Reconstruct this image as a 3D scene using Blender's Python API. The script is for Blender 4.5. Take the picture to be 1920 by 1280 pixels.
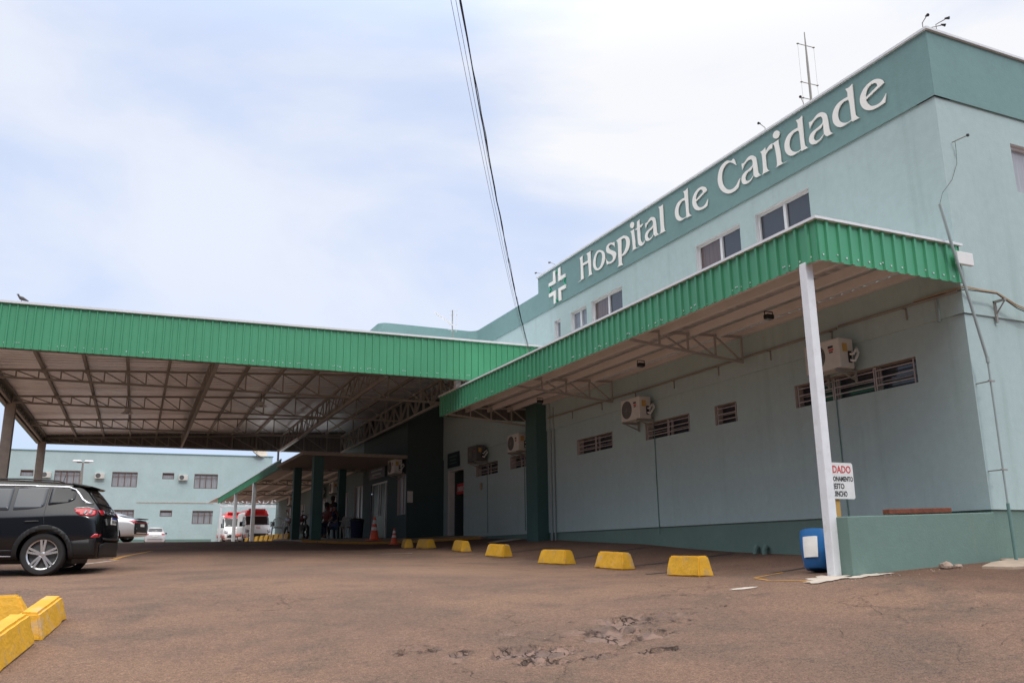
import bpy, bmesh, math, random
import numpy as np
from mathutils import Vector, Matrix
from mathutils.bvhtree import BVHTree

random.seed(7)
rng = np.random.default_rng(7)
for o in list(bpy.data.objects): bpy.data.objects.remove(o)
SC = bpy.context.scene
COL = SC.collection
R = math.radians
# ------------------------------------------------------------------ camera
PITCH, ROLL, YAW, FPX = R(13.6687), R(-.6098), R(24.7028), 1621.16
fw = Vector((math.sin(YAW)*math.cos(PITCH), math.cos(YAW)*math.cos(PITCH), math.sin(PITCH)))
rt = Vector((math.cos(YAW), -math.sin(YAW), 0)); up = rt.cross(fw)
rt, up = rt*math.cos(ROLL)+up*math.sin(ROLL), -rt*math.sin(ROLL)+up*math.cos(ROLL)
cam = bpy.data.cameras.new('camera'); camo = bpy.data.objects.new('camera', cam); COL.objects.link(camo)
camo.matrix_world = Matrix(((rt.x, up.x, -fw.x, 0), (rt.y, up.y, -fw.y, 0), (rt.z, up.z, -fw.z, 0), (0, 0, 0, 1)))
cam.sensor_width = 36; cam.lens = 36*FPX/1920; cam.clip_start = .05; cam.clip_end = 3000
SC.camera = camo
# ------------------------------------------------------------------ light
SUNV = Vector((-.03, -1.15, 1.0)).normalized()            # towards the sun
SUN_EL = math.asin(SUNV.z); SUN_AZ = math.atan2(SUNV.x, SUNV.y)
SC.view_settings.view_transform = 'Standard'; SC.view_settings.look = 'None'
SC.view_settings.exposure = 0.0; SC.view_settings.gamma = 1
sun = bpy.data.lights.new('sun', 'SUN'); suno = bpy.data.objects.new('sun', sun); COL.objects.link(suno)
sun.energy = .95; sun.angle = R(6); sun.color = (1, .95, .88)
suno.rotation_euler = SUNV.to_track_quat('Z', 'Y').to_euler(); suno.location = (0, 0, 40)
W = bpy.data.worlds.new('World'); SC.world = W; W.use_nodes = True
nt = W.node_tree; N = nt.nodes; LK = nt.links; N.clear()
wo = N.new('ShaderNodeOutputWorld'); bg = N.new('ShaderNodeBackground'); LK.new(bg.outputs[0], wo.inputs[0])
sky = N.new('ShaderNodeTexSky'); sky.sky_type = 'NISHITA'; sky.sun_disc = False
sky.sun_elevation = SUN_EL; sky.sun_rotation = SUN_AZ; sky.altitude = 500; sky.air_density = 1.0; sky.dust_density = .6
sca = N.new('ShaderNodeVectorMath'); sca.operation = 'SCALE'; sca.inputs['Scale'].default_value = .12
LK.new(sky.outputs[0], sca.inputs[0])
tc = N.new('ShaderNodeTexCoord')
mp = N.new('ShaderNodeMapping'); mp.inputs['Scale'].default_value = (1.0, 1.0, 2.2); mp.inputs['Rotation'].default_value = (0, 0, .6)
mp.inputs['Location'].default_value = (.35, .1, .2)
LK.new(tc.outputs['Generated'], mp.inputs[0])
n1 = N.new('ShaderNodeTexNoise'); n1.inputs['Scale'].default_value = 1.5; n1.inputs['Detail'].default_value = 9; n1.inputs['Roughness'].default_value = .52
n1.inputs['Distortion'].default_value = .35
LK.new(mp.outputs[0], n1.inputs[0])
r1 = N.new('ShaderNodeMapRange'); r1.interpolation_type = 'SMOOTHSTEP'; r1.inputs[1].default_value = .42; r1.inputs[2].default_value = .64
r1.inputs[3].default_value = 0.; r1.inputs[4].default_value = 1.0
LK.new(n1.outputs[0], r1.inputs[0])
sep = N.new('ShaderNodeSeparateXYZ'); LK.new(tc.outputs['Generated'], sep.inputs[0])
def mrange(src, a, b, c, d, sm=True):
    n = N.new('ShaderNodeMapRange'); n.interpolation_type = 'SMOOTHSTEP' if sm else 'LINEAR'
    for k, v in zip((1, 2, 3, 4), (a, b, c, d)): n.inputs[k].default_value = v
    LK.new(src, n.inputs[0]); return n.outputs[0]
def wmath(op, a, b):
    n = N.new('ShaderNodeMath'); n.operation = op
    for k, v in ((0, a), (1, b)):
        if isinstance(v, float): n.inputs[k].default_value = v
        else: LK.new(v, n.inputs[k])
    return n.outputs[0]
def wmix(f, a, b):
    n = N.new('ShaderNodeMix'); n.data_type = 'RGBA'
    LK.new(f, n.inputs[0]) if not isinstance(f, float) else setattr(n.inputs[0], 'default_value', f)
    for k, v in ((6, a), (7, b)):
        if isinstance(v, tuple): n.inputs[k].default_value = v+(1,)
        else: LK.new(v, n.inputs[k])
    return n.outputs[2]
# thin white veil, thickest in a bank to the right of the picture, thinning to blue at the horizon
dc = N.new('ShaderNodeVectorMath'); dc.operation = 'DOT_PRODUCT'
dc.inputs[1].default_value = tuple(Vector((.541, .645, .54)).normalized()); LK.new(tc.outputs['Generated'], dc.inputs[0])
bank = mrange(wmath('ADD', dc.outputs['Value'], wmath('MULTIPLY', n1.outputs[0], .10)), 1.0, 1.05, 0, .85)
veil = wmath('ADD', wmath('MULTIPLY', r1.outputs[0], .60), bank)
veil = wmath('MULTIPLY', veil, mrange(sep.outputs['Z'], .0, .34, .12, 1.0))
veil = wmath('MINIMUM', veil, 1.0)
low = wmix(mrange(sep.outputs['Z'], .0, .20, 0, 1), (.43, .64, .98), (.66, .77, 1.02))
col = wmix(veil, low, (1.03, 1.035, 1.06))
col = wmix(.10, col, sca.outputs[0])
col = wmix(mrange(sep.outputs['Z'], .55, .85, 0, 1), col, (.94, .925, .90))
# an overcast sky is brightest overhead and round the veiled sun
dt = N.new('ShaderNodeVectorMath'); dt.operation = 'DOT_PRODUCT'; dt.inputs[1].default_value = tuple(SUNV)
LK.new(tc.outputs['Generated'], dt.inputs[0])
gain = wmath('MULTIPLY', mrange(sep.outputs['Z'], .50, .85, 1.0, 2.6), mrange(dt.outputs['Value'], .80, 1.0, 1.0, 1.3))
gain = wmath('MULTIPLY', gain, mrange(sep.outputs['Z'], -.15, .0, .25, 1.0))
# unseen low sky behind and left, dimmed to deepen shade under the canopies
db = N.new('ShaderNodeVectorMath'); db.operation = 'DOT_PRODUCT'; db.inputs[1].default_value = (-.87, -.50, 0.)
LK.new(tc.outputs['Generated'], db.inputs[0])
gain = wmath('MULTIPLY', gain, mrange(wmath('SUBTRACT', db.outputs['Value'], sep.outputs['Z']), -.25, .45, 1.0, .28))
# added out-of-view glow high on the left, brightens the lower hospital wall
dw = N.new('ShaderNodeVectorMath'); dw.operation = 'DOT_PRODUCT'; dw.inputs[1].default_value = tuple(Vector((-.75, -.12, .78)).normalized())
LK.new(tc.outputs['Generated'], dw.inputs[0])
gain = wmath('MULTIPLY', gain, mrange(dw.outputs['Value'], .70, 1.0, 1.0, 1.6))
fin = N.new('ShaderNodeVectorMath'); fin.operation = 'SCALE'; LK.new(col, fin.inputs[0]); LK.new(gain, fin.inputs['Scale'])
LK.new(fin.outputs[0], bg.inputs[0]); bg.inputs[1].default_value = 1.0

# ------------------------------------------------------------------ materials
def mat(name, col, rough=.6, metal=0., var=0., vscale=3., bump=0., bscale=60., spec=.5, coat=0., var2=0., v2scale=.5, v2col=None, stretch=None):
    m = bpy.data.materials.new(name); m.use_nodes = True
    nt = m.node_tree; b = nt.nodes['Principled BSDF']; L = nt.links
    b.inputs['Roughness'].default_value = rough; b.inputs['Metallic'].default_value = metal
    b.inputs['Specular IOR Level'].default_value = spec; b.inputs['Coat Weight'].default_value = coat
    b.inputs['Coat Roughness'].default_value = .04
    c = tuple(col)+(1,); b.inputs['Base Color'].default_value = c
    tcn = nt.nodes.new('ShaderNodeTexCoord'); src = tcn.outputs['Object']
    out = None
    if var:
        if stretch:
            mpn = nt.nodes.new('ShaderNodeMapping'); mpn.inputs['Scale'].default_value = stretch; L.new(src, mpn.inputs[0]); s = mpn.outputs[0]
        else: s = src
        n = nt.nodes.new('ShaderNodeTexNoise'); n.inputs['Scale'].default_value = vscale; n.inputs['Detail'].default_value = 6; n.inputs['Roughness'].default_value = .6
        L.new(s, n.inputs[0])
        mr = nt.nodes.new('ShaderNodeMapRange'); mr.inputs[1].default_value = .25; mr.inputs[2].default_value = .75; mr.inputs[3].default_value = 1-var; mr.inputs[4].default_value = 1+var
        L.new(n.outputs[0], mr.inputs[0])
        sc = nt.nodes.new('ShaderNodeVectorMath'); sc.operation = 'SCALE'; sc.inputs[0].default_value = col; L.new(mr.outputs[0], sc.inputs['Scale'])
        out = sc.outputs[0]
    if var2:
        n = nt.nodes.new('ShaderNodeTexNoise'); n.inputs['Scale'].default_value = v2scale; n.inputs['Detail'].default_value = 8; n.inputs['Roughness'].default_value = .65
        L.new(src, n.inputs[0])
        mr = nt.nodes.new('ShaderNodeMapRange'); mr.interpolation_type = 'SMOOTHSTEP'; mr.inputs[1].default_value = .52; mr.inputs[2].default_value = .68; mr.inputs[3].default_value = 0; mr.inputs[4].default_value = var2
        L.new(n.outputs[0], mr.inputs[0])
        mi = nt.nodes.new('ShaderNodeMix'); mi.data_type = 'RGBA'; L.new(mr.outputs[0], mi.inputs[0])
        if out: L.new(out, mi.inputs[6])
        else: mi.inputs[6].default_value = c
        mi.inputs[7].default_value = tuple(v2col)+(1,); out = mi.outputs[2]
    if out: L.new(out, b.inputs['Base Color'])
    if bump:
        n = nt.nodes.new('ShaderNodeTexNoise'); n.inputs['Scale'].default_value = bscale; n.inputs['Detail'].default_value = 4
        L.new(src, n.inputs[0])
        bp = nt.nodes.new('ShaderNodeBump'); bp.inputs['Strength'].default_value = bump; bp.inputs['Distance'].default_value = .01
        L.new(n.outputs[0], bp.inputs['Height']); L.new(bp.outputs[0], b.inputs['Normal'])
    return m
def emis(name, col, s):
    m = mat(name, col); b = m.node_tree.nodes['Principled BSDF']; b.inputs['Emission Color'].default_value = tuple(col)+(1,); b.inputs['Emission Strength'].default_value = s; return m

def wallmat(name, col, dirt=(.2, .24, .21), stain=.3, rough=.75, var=.05):
    """painted render: soft blotches, fine trowel bump and vertical rain streaks"""
    m = mat(name, col, rough, var=var, vscale=.8, bump=.28, bscale=45, spec=.3)
    nt = m.node_tree; L = nt.links; b = nt.nodes['Principled BSDF']
    base = b.inputs['Base Color'].links[0].from_socket
    tcn = nt.nodes.new('ShaderNodeTexCoord'); mpn = nt.nodes.new('ShaderNodeMapping'); mpn.inputs['Scale'].default_value = (2.3, 2.3, .12)
    L.new(tcn.outputs['Object'], mpn.inputs[0])
    n = nt.nodes.new('ShaderNodeTexNoise'); n.inputs['Scale'].default_value = 1.2; n.inputs['Detail'].default_value = 8; n.inputs['Roughness'].default_value = .7
    L.new(mpn.outputs[0], n.inputs[0])
    mr = nt.nodes.new('ShaderNodeMapRange'); mr.interpolation_type = 'SMOOTHSTEP'; mr.inputs[1].default_value = .5; mr.inputs[2].default_value = .8; mr.inputs[3].default_value = 0; mr.inputs[4].default_value = stain
    L.new(n.outputs[0], mr.inputs[0])
    n2 = nt.nodes.new('ShaderNodeTexNoise'); n2.inputs['Scale'].default_value = 7; n2.inputs['Detail'].default_value = 8; n2.inputs['Roughness'].default_value = .75
    L.new(tcn.outputs['Object'], n2.inputs[0])
    mr2 = nt.nodes.new('ShaderNodeMapRange'); mr2.inputs[1].default_value = .35; mr2.inputs[2].default_value = .7; mr2.inputs[3].default_value = .95; mr2.inputs[4].default_value = 1.05
    L.new(n2.outputs[0], mr2.inputs[0])
    mi = nt.nodes.new('ShaderNodeMix'); mi.data_type = 'RGBA'; L.new(mr.outputs[0], mi.inputs[0]); L.new(base, mi.inputs[6]); mi.inputs[7].default_value = dirt+(1,)
    sc = nt.nodes.new('ShaderNodeVectorMath'); sc.operation = 'SCALE'; L.new(mi.outputs[2], sc.inputs[0]); L.new(mr2.outputs[0], sc.inputs['Scale'])
    L.new(sc.outputs[0], b.inputs['Base Color'])
    return m

M = {}
M['wall'] = wallmat('light_teal_paint', (.405, .52, .515), dirt=(.30, .39, .375), stain=.55)
M['wall_far'] = wallmat('faded_teal_paint', (.43, .55, .55), dirt=(.50, .57, .55), stain=.45, var=.08)
M['band'] = wallmat('dark_teal_paint', (.18, .30, .295), dirt=(.14, .22, .21))
M['plinth'] = wallmat('plinth_teal_paint', (.155, .235, .205), dirt=(.21, .24, .20), stain=.35, var=.09)
M['dgreen'] = wallmat('deep_green_paint', (.065, .135, .125), dirt=(.02, .05, .045), stain=.2)
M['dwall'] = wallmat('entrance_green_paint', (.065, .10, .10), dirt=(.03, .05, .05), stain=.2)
M['fascia'] = mat('green_sheet', (.072, .325, .172), .36, var=.12, vscale=.7, spec=.5, bump=.05, bscale=6)
M['fascia2'] = mat('green_sheet_plain', (.062, .29, .152), .38, var=.12, vscale=.9, spec=.5, bump=.05, bscale=6)
M['flash'] = mat('white_flashing', (.72, .74, .76), .35, var=.06, vscale=2)
M['soffit'] = mat('galvanised_soffit', (.80, .78, .76), .42, metal=.7, var=.08, vscale=1.2)
M['wall_rear'] = wallmat('shade_darkened_teal_paint', (.17, .23, .225), dirt=(.14, .18, .17))  # wall paint darkened to stand for deep shade along the rear wall
M['galv'] = mat('galvanised_sheet', (.95, .97, 1.0), .42, metal=.85, var=.14, vscale=.9, bump=.14, bscale=3)
M['roofbr'] = mat('pale_truss_paint', (.36, .34, .32), .5, var=.1, vscale=3)
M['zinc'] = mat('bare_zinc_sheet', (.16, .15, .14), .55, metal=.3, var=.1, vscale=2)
M['roofpaint'] = mat('white_undersheet', (.70, .665, .64), .5, var=.08, vscale=1.2)
M['steel'] = mat('grey_steel_paint', (.27, .255, .23), .5, var=.1, vscale=4)
M['steelw'] = mat('white_steel_paint', (.74, .76, .78), .4, var=.06, vscale=5, var2=.25, v2scale=6, v2col=(.5, .46, .40))
M['conc'] = mat('concrete', (.36, .31, .265), .85, var=.18, vscale=5, bump=.5, bscale=40)
M['concl'] = mat('pale_concrete', (.50, .43, .36), .85, var=.2, vscale=7, bump=.5, bscale=30)
M['pave'] = mat('dusty_slab', (.38, .29, .22), .9, var=.22, vscale=5, bump=.5, bscale=30)
M['glass'] = mat('dark_glass', (.035, .042, .052), .07, spec=.8)
M['glassb'] = mat('brown_curtain_glass', (.11, .075, .07), .12, var=.35, vscale=4, spec=.7, stretch=(1, 7, .3))
M['glassm'] = mat('milky_glass', (.20, .22, .26), .18, var=.2, vscale=5, spec=.6)
M['curtain'] = mat('curtained_glass', (.34, .35, .37), .3, var=.3, vscale=3, spec=.5, stretch=(6, 6, .4))
M['dimglass'] = mat('dim_glass', (.015, .017, .018), .35, spec=.2)
M['dark'] = mat('dark_interior', (.012, .012, .013), .9)
M['alu'] = mat('white_frame', (.70, .71, .72), .45, var=.05, vscale=6)
M['cream'] = mat('cream_reveal', (.55, .48, .44), .7, var=.08, vscale=6)
M['rust'] = mat('brown_grille', (.16, .10, .085), .7, var=.2, vscale=9)
M['bars'] = mat('grille_bars', (.42, .38, .37), .5, var=.1, vscale=9)
M['acw'] = mat('ac_casing', (.62, .60, .55), .45, var=.08, vscale=5)
M['acd'] = mat('ac_grille', (.10, .10, .10), .6)
M['black'] = mat('black_plastic', (.014, .014, .015), .5)
M['cable'] = mat('cable_black', (.02, .02, .022), .6)
M['white'] = mat('white_paint', (.74, .74, .72), .5, var=.06, vscale=5)
M['yellow'] = mat('yellow_paint', (.71, .38, .018), .62, var=.16, vscale=4.5, bump=.9, bscale=26, var2=.55, v2scale=7.5, v2col=(.40, .30, .17))
M['yellow2'] = mat('yellow_paint_scuffed', (.70, .37, .018), .65, var=.18, vscale=5, bump=1.0, bscale=22, var2=.65, v2scale=5.5, v2col=(.42, .37, .31))
M['yline'] = mat('yellow_line_paint', (.52, .26, .05), .8, var=.3, vscale=7, var2=.95, v2scale=7, v2col=(.16, .11, .085))
M['wline'] = mat('white_line_paint', (.55, .48, .42), .8, var=.2, vscale=9, var2=.8, v2scale=12, v2col=(.2, .14, .11))
M['bline'] = mat('tar_line', (.022, .022, .024), .85, var=.3, vscale=6, var2=.6, v2scale=9, v2col=(.13, .09, .07))
M['orange'] = mat('cone_orange', (.92, .13, .05), .45, var=.08, vscale=8)
M['refl'] = mat('cone_white', (.78, .79, .78), .35)
M['blue'] = mat('blue_drum', (.015, .13, .36), .35, var=.1, vscale=5, bump=.1, bscale=10)
M['paper'] = mat('paper', (.76, .74, .70), .8, var=.05, vscale=10)
M['brick'] = mat('old_brick', (.17, .055, .03), .9, var=.35, vscale=9, bump=1, bscale=30)
M['post'] = mat('yellow_post', (.55, .33, .09), .6, var=.12, vscale=6)
M['red'] = mat('sign_red', (.62, .05, .05), .5)
M['ink'] = mat('sign_ink', (.04, .04, .045), .6)
M['carblack'] = mat('black_car_paint', (.003, .003, .0045), .16, coat=.12, spec=.5)
M['carwhite'] = mat('white_car_paint', (.62, .62, .64), .25, coat=1.0)
M['carsilver'] = mat('pearl_car_paint', (.52, .50, .50), .25, coat=1.0)
M['clad'] = mat('grey_plastic_cladding', (.013, .013, .014), .55, bump=.1, bscale=200)
M['tyre'] = mat('tyre_rubber', (.022, .020, .020), .8, bump=.2, bscale=60)
M['rim'] = mat('alloy_rim', (.62, .61, .60), .25, metal=.75)
M['chrome'] = mat('chrome', (.80, .80, .82), .16, metal=.9)
M['autoglass'] = mat('tinted_glass', (.010, .011, .013), .05, spec=.5)
M['autoglass2'] = mat('clear_tinted_glass', (.045, .052, .06), .06, spec=.6)
M['tail'] = mat('tail_lamp', (.50, .02, .03), .15, coat=1)
M['lampc'] = mat('clear_lamp', (.22, .20, .21), .15, coat=1)
M['plate'] = mat('number_plate', (.70, .70, .68), .5)
M['plateb'] = mat('plate_blue', (.02, .05, .36), .5)
M['vanred'] = mat('ambulance_red', (.60, .015, .02), .35, coat=.6)
M['vanorange'] = mat('ambulance_orange', (.60, .09, .05), .4)
M['skin'] = mat('skin', (.30, .16, .11), .6)
M['skin2'] = mat('skin_dark', (.14, .07, .05), .6)
M['hair'] = mat('hair', (.012, .01, .01), .7)
M['salmon'] = mat('salmon_shirt', (.45, .13, .09), .8)
M['navy'] = mat('navy_cloth', (.02, .03, .08), .8)
M['maroon'] = mat('maroon_cloth', (.16, .03, .03), .8)
M['jean'] = mat('denim', (.05, .08, .16), .8)
M['pvc'] = mat('grey_conduit', (.30, .36, .36), .5)
M['pvcg'] = mat('green_conduit', (.12, .22, .20), .5)
M['cableor'] = mat('tan_cable', (.40, .31, .20), .6)
M['stone'] = mat('rubble', (.33, .24, .19), .9, var=.3, vscale=8, bump=.6, bscale=20)
M['greenlogo'] = mat('emblem_green', (.03, .42, .24), .4)
M['letter'] = mat('cut_letter_white', (.86, .85, .80), .5)
M['pigeon'] = mat('bird_grey', (.09, .085, .085), .8)
M['dishm'] = mat('dish_beige', (.46, .40, .33), .6)
M['plaq'] = mat('plaque_blue', (.02, .035, .05), .4)

# ------------------------------------------------------------------ mesh helpers
class MB:
    def __init__(s): s.v = []; s.f = []
    def add(s, vs, fs):
        n = len(s.v); s.v += [tuple(v) for v in vs]; s.f += [tuple(n+i for i in f) for f in fs]; return s
    def box(s, x0, x1, y0, y1, z0, z1):
        if x0 > x1: x0, x1 = x1, x0
        if y0 > y1: y0, y1 = y1, y0
        if z0 > z1: z0, z1 = z1, z0
        return s.add([(x0,y0,z0),(x1,y0,z0),(x1,y1,z0),(x0,y1,z0),(x0,y0,z1),(x1,y0,z1),(x1,y1,z1),(x0,y1,z1)],
                     [(0,3,2,1),(4,5,6,7),(0,1,5,4),(1,2,6,5),(2,3,7,6),(3,0,4,7)])
    def hexa(s, P): return s.add(P, [(0,3,2,1),(4,5,6,7),(0,1,5,4),(1,2,6,5),(2,3,7,6),(3,0,4,7)])
    def beam(s, p, q, w, h=None, upv=(0,0,1)):
        h = h or w; p = Vector(p); q = Vector(q); d = (q-p).normalized(); u = Vector(upv)
        if abs(d.dot(u)) > .98: u = Vector((0,1,0))
        a = d.cross(u).normalized()*w/2; b = a.cross(d).normalized()*h/2
        P = [p-a-b, p+a-b, p+a+b, p-a+b, q-a-b, q+a-b, q+a+b, q-a+b]
        return s.add(P, [(0,1,2,3),(7,6,5,4),(0,4,5,1),(1,5,6,2),(2,6,7,3),(3,7,4,0)])
    def tube(s, pts, r, n=8, caps=True):
        pts = [Vector(p) for p in pts]; rs = r if isinstance(r, (list, tuple)) else [r]*len(pts)
        rings = []; u = None
        for i, p in enumerate(pts):
            d = (pts[min(i+1, len(pts)-1)]-pts[max(i-1, 0)]).normalized()
            if u is None:
                u = Vector((0,0,1)) if abs(d.z) < .9 else Vector((1,0,0))
            a = d.cross(u).normalized(); b = a.cross(d).normalized(); u = b
            rings.append([p+(a*math.cos(t)+b*math.sin(t))*rs[i] for t in [2*math.pi*k/n for k in range(n)]])
        vs = [v for g in rings for v in g]; fs = []
        for i in range(len(pts)-1):
            for k in range(n): fs.append((i*n+k, i*n+(k+1)%n, (i+1)*n+(k+1)%n, (i+1)*n+k))
        if caps: fs += [tuple(range(n))[::-1], tuple((len(pts)-1)*n+k for k in range(n))]
        return s.add(vs, fs)
    def lathe(s, prof, c=(0,0,0), n=24, axis='z'):
        vs = []; fs = []
        for r_, h in prof:
            for k in range(n):
                t = 2*math.pi*k/n; a, b = r_*math.cos(t), r_*math.sin(t)
                v = {'z': (a, b, h), 'y': (a, h, b), 'x': (h, a, b)}[axis]
                vs.append((v[0]+c[0], v[1]+c[1], v[2]+c[2]))
        for i in range(len(prof)-1):
            for k in range(n): fs.append((i*n+k, i*n+(k+1)%n, (i+1)*n+(k+1)%n, (i+1)*n+k))
        return s.add(vs, fs)
    def prism(s, poly, f0, f1):
        """poly 2D points; f0/f1 map (a,b) to 3D for the two faces"""
        n = len(poly); P = [f0(*p) for p in poly]+[f1(*p) for p in poly]
        return s.add(P, [tuple(range(n))[::-1], tuple(range(n, 2*n))]+[(i, (i+1)%n, n+(i+1)%n, n+i) for i in range(n)])
    def build(s, name, m, parent=None, off=(0,0,0), smooth=False, bevel=0, kind=None, fix=True):
        me = bpy.data.meshes.new(name)
        me.from_pydata([(v[0]-off[0], v[1]-off[1], v[2]-off[2]) for v in s.v], [], s.f); me.materials.append(m)
        if fix:
            bm = bmesh.new(); bm.from_mesh(me); bmesh.ops.recalc_face_normals(bm, faces=bm.faces); bm.to_mesh(me); bm.free()
        if smooth:
            me.shade_smooth()
            try: me.set_sharp_from_angle(angle=R(35))
            except Exception: pass
        o = bpy.data.objects.new(name, me); COL.objects.link(o)
        if parent: o.parent = parent
        if bevel:
            b = o.modifiers.new('bevel', 'BEVEL'); b.width = bevel; b.segments = 2; b.limit_method = 'ANGLE'
        if kind: o['kind'] = kind
        return o
def thing(name, label, cat, loc=(0,0,0), rz=0, group=None):
    o = bpy.data.objects.new(name, None); COL.objects.link(o); o.location = loc; o.rotation_euler = (0,0,rz)
    o.empty_display_size = .2; o['label'] = label; o['category'] = cat
    if group: o['group'] = group
    return o
def tag(o, label, cat, group=None):
    o['label'] = label; o['category'] = cat
    if group: o['group'] = group
    return o
def dup(root, loc, rz=None, label=None, group=None):
    r = root.copy(); COL.objects.link(r); r.location = loc
    if rz is not None: r.rotation_euler = (0,0,rz)
    if label: r['label'] = label
    if group: r['group'] = group
    for ch in list(root.children):
        c = ch.copy(); COL.objects.link(c); c.parent = r
        for g in ch.children:
            d = g.copy(); COL.objects.link(d); d.parent = c
    return r
def text_mb(txt, size, font=None, depth=.002, sx=1., bold=0.):
    """text as a mesh builder lying in the XY plane, left aligned"""
    cu = bpy.data.curves.new('txt', 'FONT'); cu.body = txt; cu.size = size; cu.extrude = depth; cu.offset = bold; cu.resolution_u = 3
    o = bpy.data.objects.new('txt', cu); COL.objects.link(o)
    dg = bpy.context.evaluated_depsgraph_get(); me = bpy.data.meshes.new_from_object(o.evaluated_get(dg))
    mb = MB(); mb.add([(v.co.x*sx, v.co.y, v.co.z) for v in me.vertices], [tuple(p.vertices) for p in me.polygons])
    bpy.data.objects.remove(o); bpy.data.curves.remove(cu); bpy.data.meshes.remove(me)
    return mb
def xf(mb, fn):
    mb.v = [tuple(fn(*v)) for v in mb.v]; return mb
# canopy frame (turned 1.57 degrees)
DY = R(1.5718)
def cfr(x, y, z=0): return (x*math.cos(DY)+y*math.sin(DY), -x*math.sin(DY)+y*math.cos(DY), z)

# ------------------------------------------------------------------ ground
CP = [(0,0,-1.6),(-8,0,-1.75),(-8,8,-1.0),(0,-8,-2.2),(8,-6,-1.7),(8,0,-1.0),(16,0,-0.75),(20,8,-0.2),(16,6,-0.35),(11,8.1,-0.19),(14,8.1,-0.18),(8.25,8.3,-0.33),(4,4.5,-1.02),(5,8,-0.62),(0,9.5,-0.75),(0,12,-0.5),(8.0,11.2,-0.38),(8.3,13.9,-0.32),(8.6,17,-0.22),(8.4,19.4,-0.095),(8.4,21.7,0.019),(8.4,24.6,0.125),(8.35,26.1,0.155),(8.3,29.5,0.33),(11,12,-0.1),(11,17,0.14),(11,21.3,0.3),(11,25,0.4),(11,28.6,0.5),(6,30.4,0.41),(-0.95,17.5,-0.31),(-5,17.5,-0.32),(-12,17,-0.34),(0.5,28.4,0.16),(6,36,0.52),(6,42,0.6),(6,48,0.63),(6,60,0.7),(3.5,80,0.88),(-12,84,0.93),(14,82,0.88),(-3.7,29.5,0.22),(-20,30,0.2),(2,22,-0.02),(14,40,0.6),(-30,60,0.8),(0,140,1.2),(40,100,1.0),(-60,100,1.0),(60,20,0.2),(60,-40,-2),(-60,-40,-3),(-60,20,-0.5),(5,15,-0.27)]
_C = np.array(CP, float)
def _U(r2): return np.where(r2 > 0, .5*r2*np.log(r2+1e-12), 0)
_d = ((_C[:,None,:2]-_C[None,:,:2])**2).sum(-1)
_P = np.c_[np.ones(len(_C)), _C[:,:2]]
_S = np.linalg.solve(np.block([[_U(_d)+.3*np.eye(len(_C)), _P],[_P.T, np.zeros((3,3))]]), np.r_[_C[:,2], np.zeros(3)])
def Garr(x, y):
    return sum(_S[i]*_U((x-_C[i,0])**2+(y-_C[i,1])**2) for i in range(len(_C)))+_S[-3]+_S[-2]*x+_S[-1]*y
def G(x, y): return float(Garr(np.array(float(x)), np.array(float(y))))
def axis_lines(spans):
    out = []
    for a, b, st in spans: out += list(np.arange(a, b-1e-6, st))
    out.append(spans[-1][1]); return np.array(out)
# ------------------------------------------------------------------ ground mesh
def vnoise(x, y, s, seed=0):
    x = x*s; y = y*s; xi = np.floor(x).astype(int); yi = np.floor(y).astype(int); fx = x-xi; fy = y-yi
    h = lambda a, b: ((np.sin(a*127.1+b*311.7+seed*17.3)*43758.5453) % 1.0)
    fx = fx*fx*(3-2*fx); fy = fy*fy*(3-2*fy)
    return (h(xi,yi)*(1-fx)+h(xi+1,yi)*fx)*(1-fy)+(h(xi,yi+1)*(1-fx)+h(xi+1,yi+1)*fx)*fy
def fbm(x, y, s, seed=0): return .5*vnoise(x,y,s,seed)+.28*vnoise(x,y,s*2.1,seed+1)+.14*vnoise(x,y,s*4.3,seed+2)+.08*vnoise(x,y,s*8.7,seed+3)
def smooth(a, b, t): t = np.clip((t-a)/(b-a), 0, 1); return t*t*(3-2*t)
gx = axis_lines([(-400,-60,40),(-60,-15,3),(-15,-2,.5),(-2,2,.15),(2,7,.035),(7,12,.12),(12,20,.5),(20,60,3),(60,400,40)])
gy = axis_lines([(-300,-20,40),(-20,3,2),(3,5.5,.12),(5.5,8.6,.035),(8.6,14,.12),(14,40,.4),(40,100,2),(100,600,50)])
XX, YY = np.meshgrid(gx, gy)
ZZ = Garr(np.clip(XX,-60,60), np.clip(YY,-40,140))
ZZ += (fbm(XX,YY,.9,5)-.5)*.022*smooth(30,12,np.hypot(XX,YY))+(fbm(XX,YY,.25,9)-.5)*.03*smooth(25,10,np.hypot(XX,YY))*smooth(11,7,XX)
blob = np.zeros_like(XX)
for bx, by, ru, rv, a, ang in [(3.42,6.98,.36,.24,1.15,-24),(3.35,6.62,.26,.12,1.0,-24),(4.28,7.22,.58,.50,.66,-30),(4.75,7.62,.5,.28,.72,-24),(5.15,7.72,.5,.12,.8,-24),(5.78,7.72,.24,.07,.95,-24),(3.62,7.75,.22,.12,.9,-24),(2.5,7.6,.45,.3,.42,-24),(3.75,6.55,.22,.12,.75,0),(4.25,6.45,.25,.12,.72,0),(2.75,7.15,.14,.3,.62,-30)]:
    c_, s_ = math.cos(R(ang)), math.sin(R(ang)); u = (XX-bx)*c_+(YY-by)*s_; v = -(XX-bx)*s_+(YY-by)*c_
    blob = np.maximum(blob, a*np.exp(-((u/ru)**2+(v/rv)**2)*.9))
nz = fbm(XX,YY,5.2,3)
field = blob*1.22+(nz-.5)*1.5
wear = smooth(.60,.66,field)
edge = smooth(.50,.59,field)*(1-smooth(.62,.70,field))
inner = fbm(XX,YY,8,21)
ZZ -= wear*(.026+.03*smooth(.40,.55,inner))
ny, nx = XX.shape
me = bpy.data.meshes.new('ground'); nv = nx*ny
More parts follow.
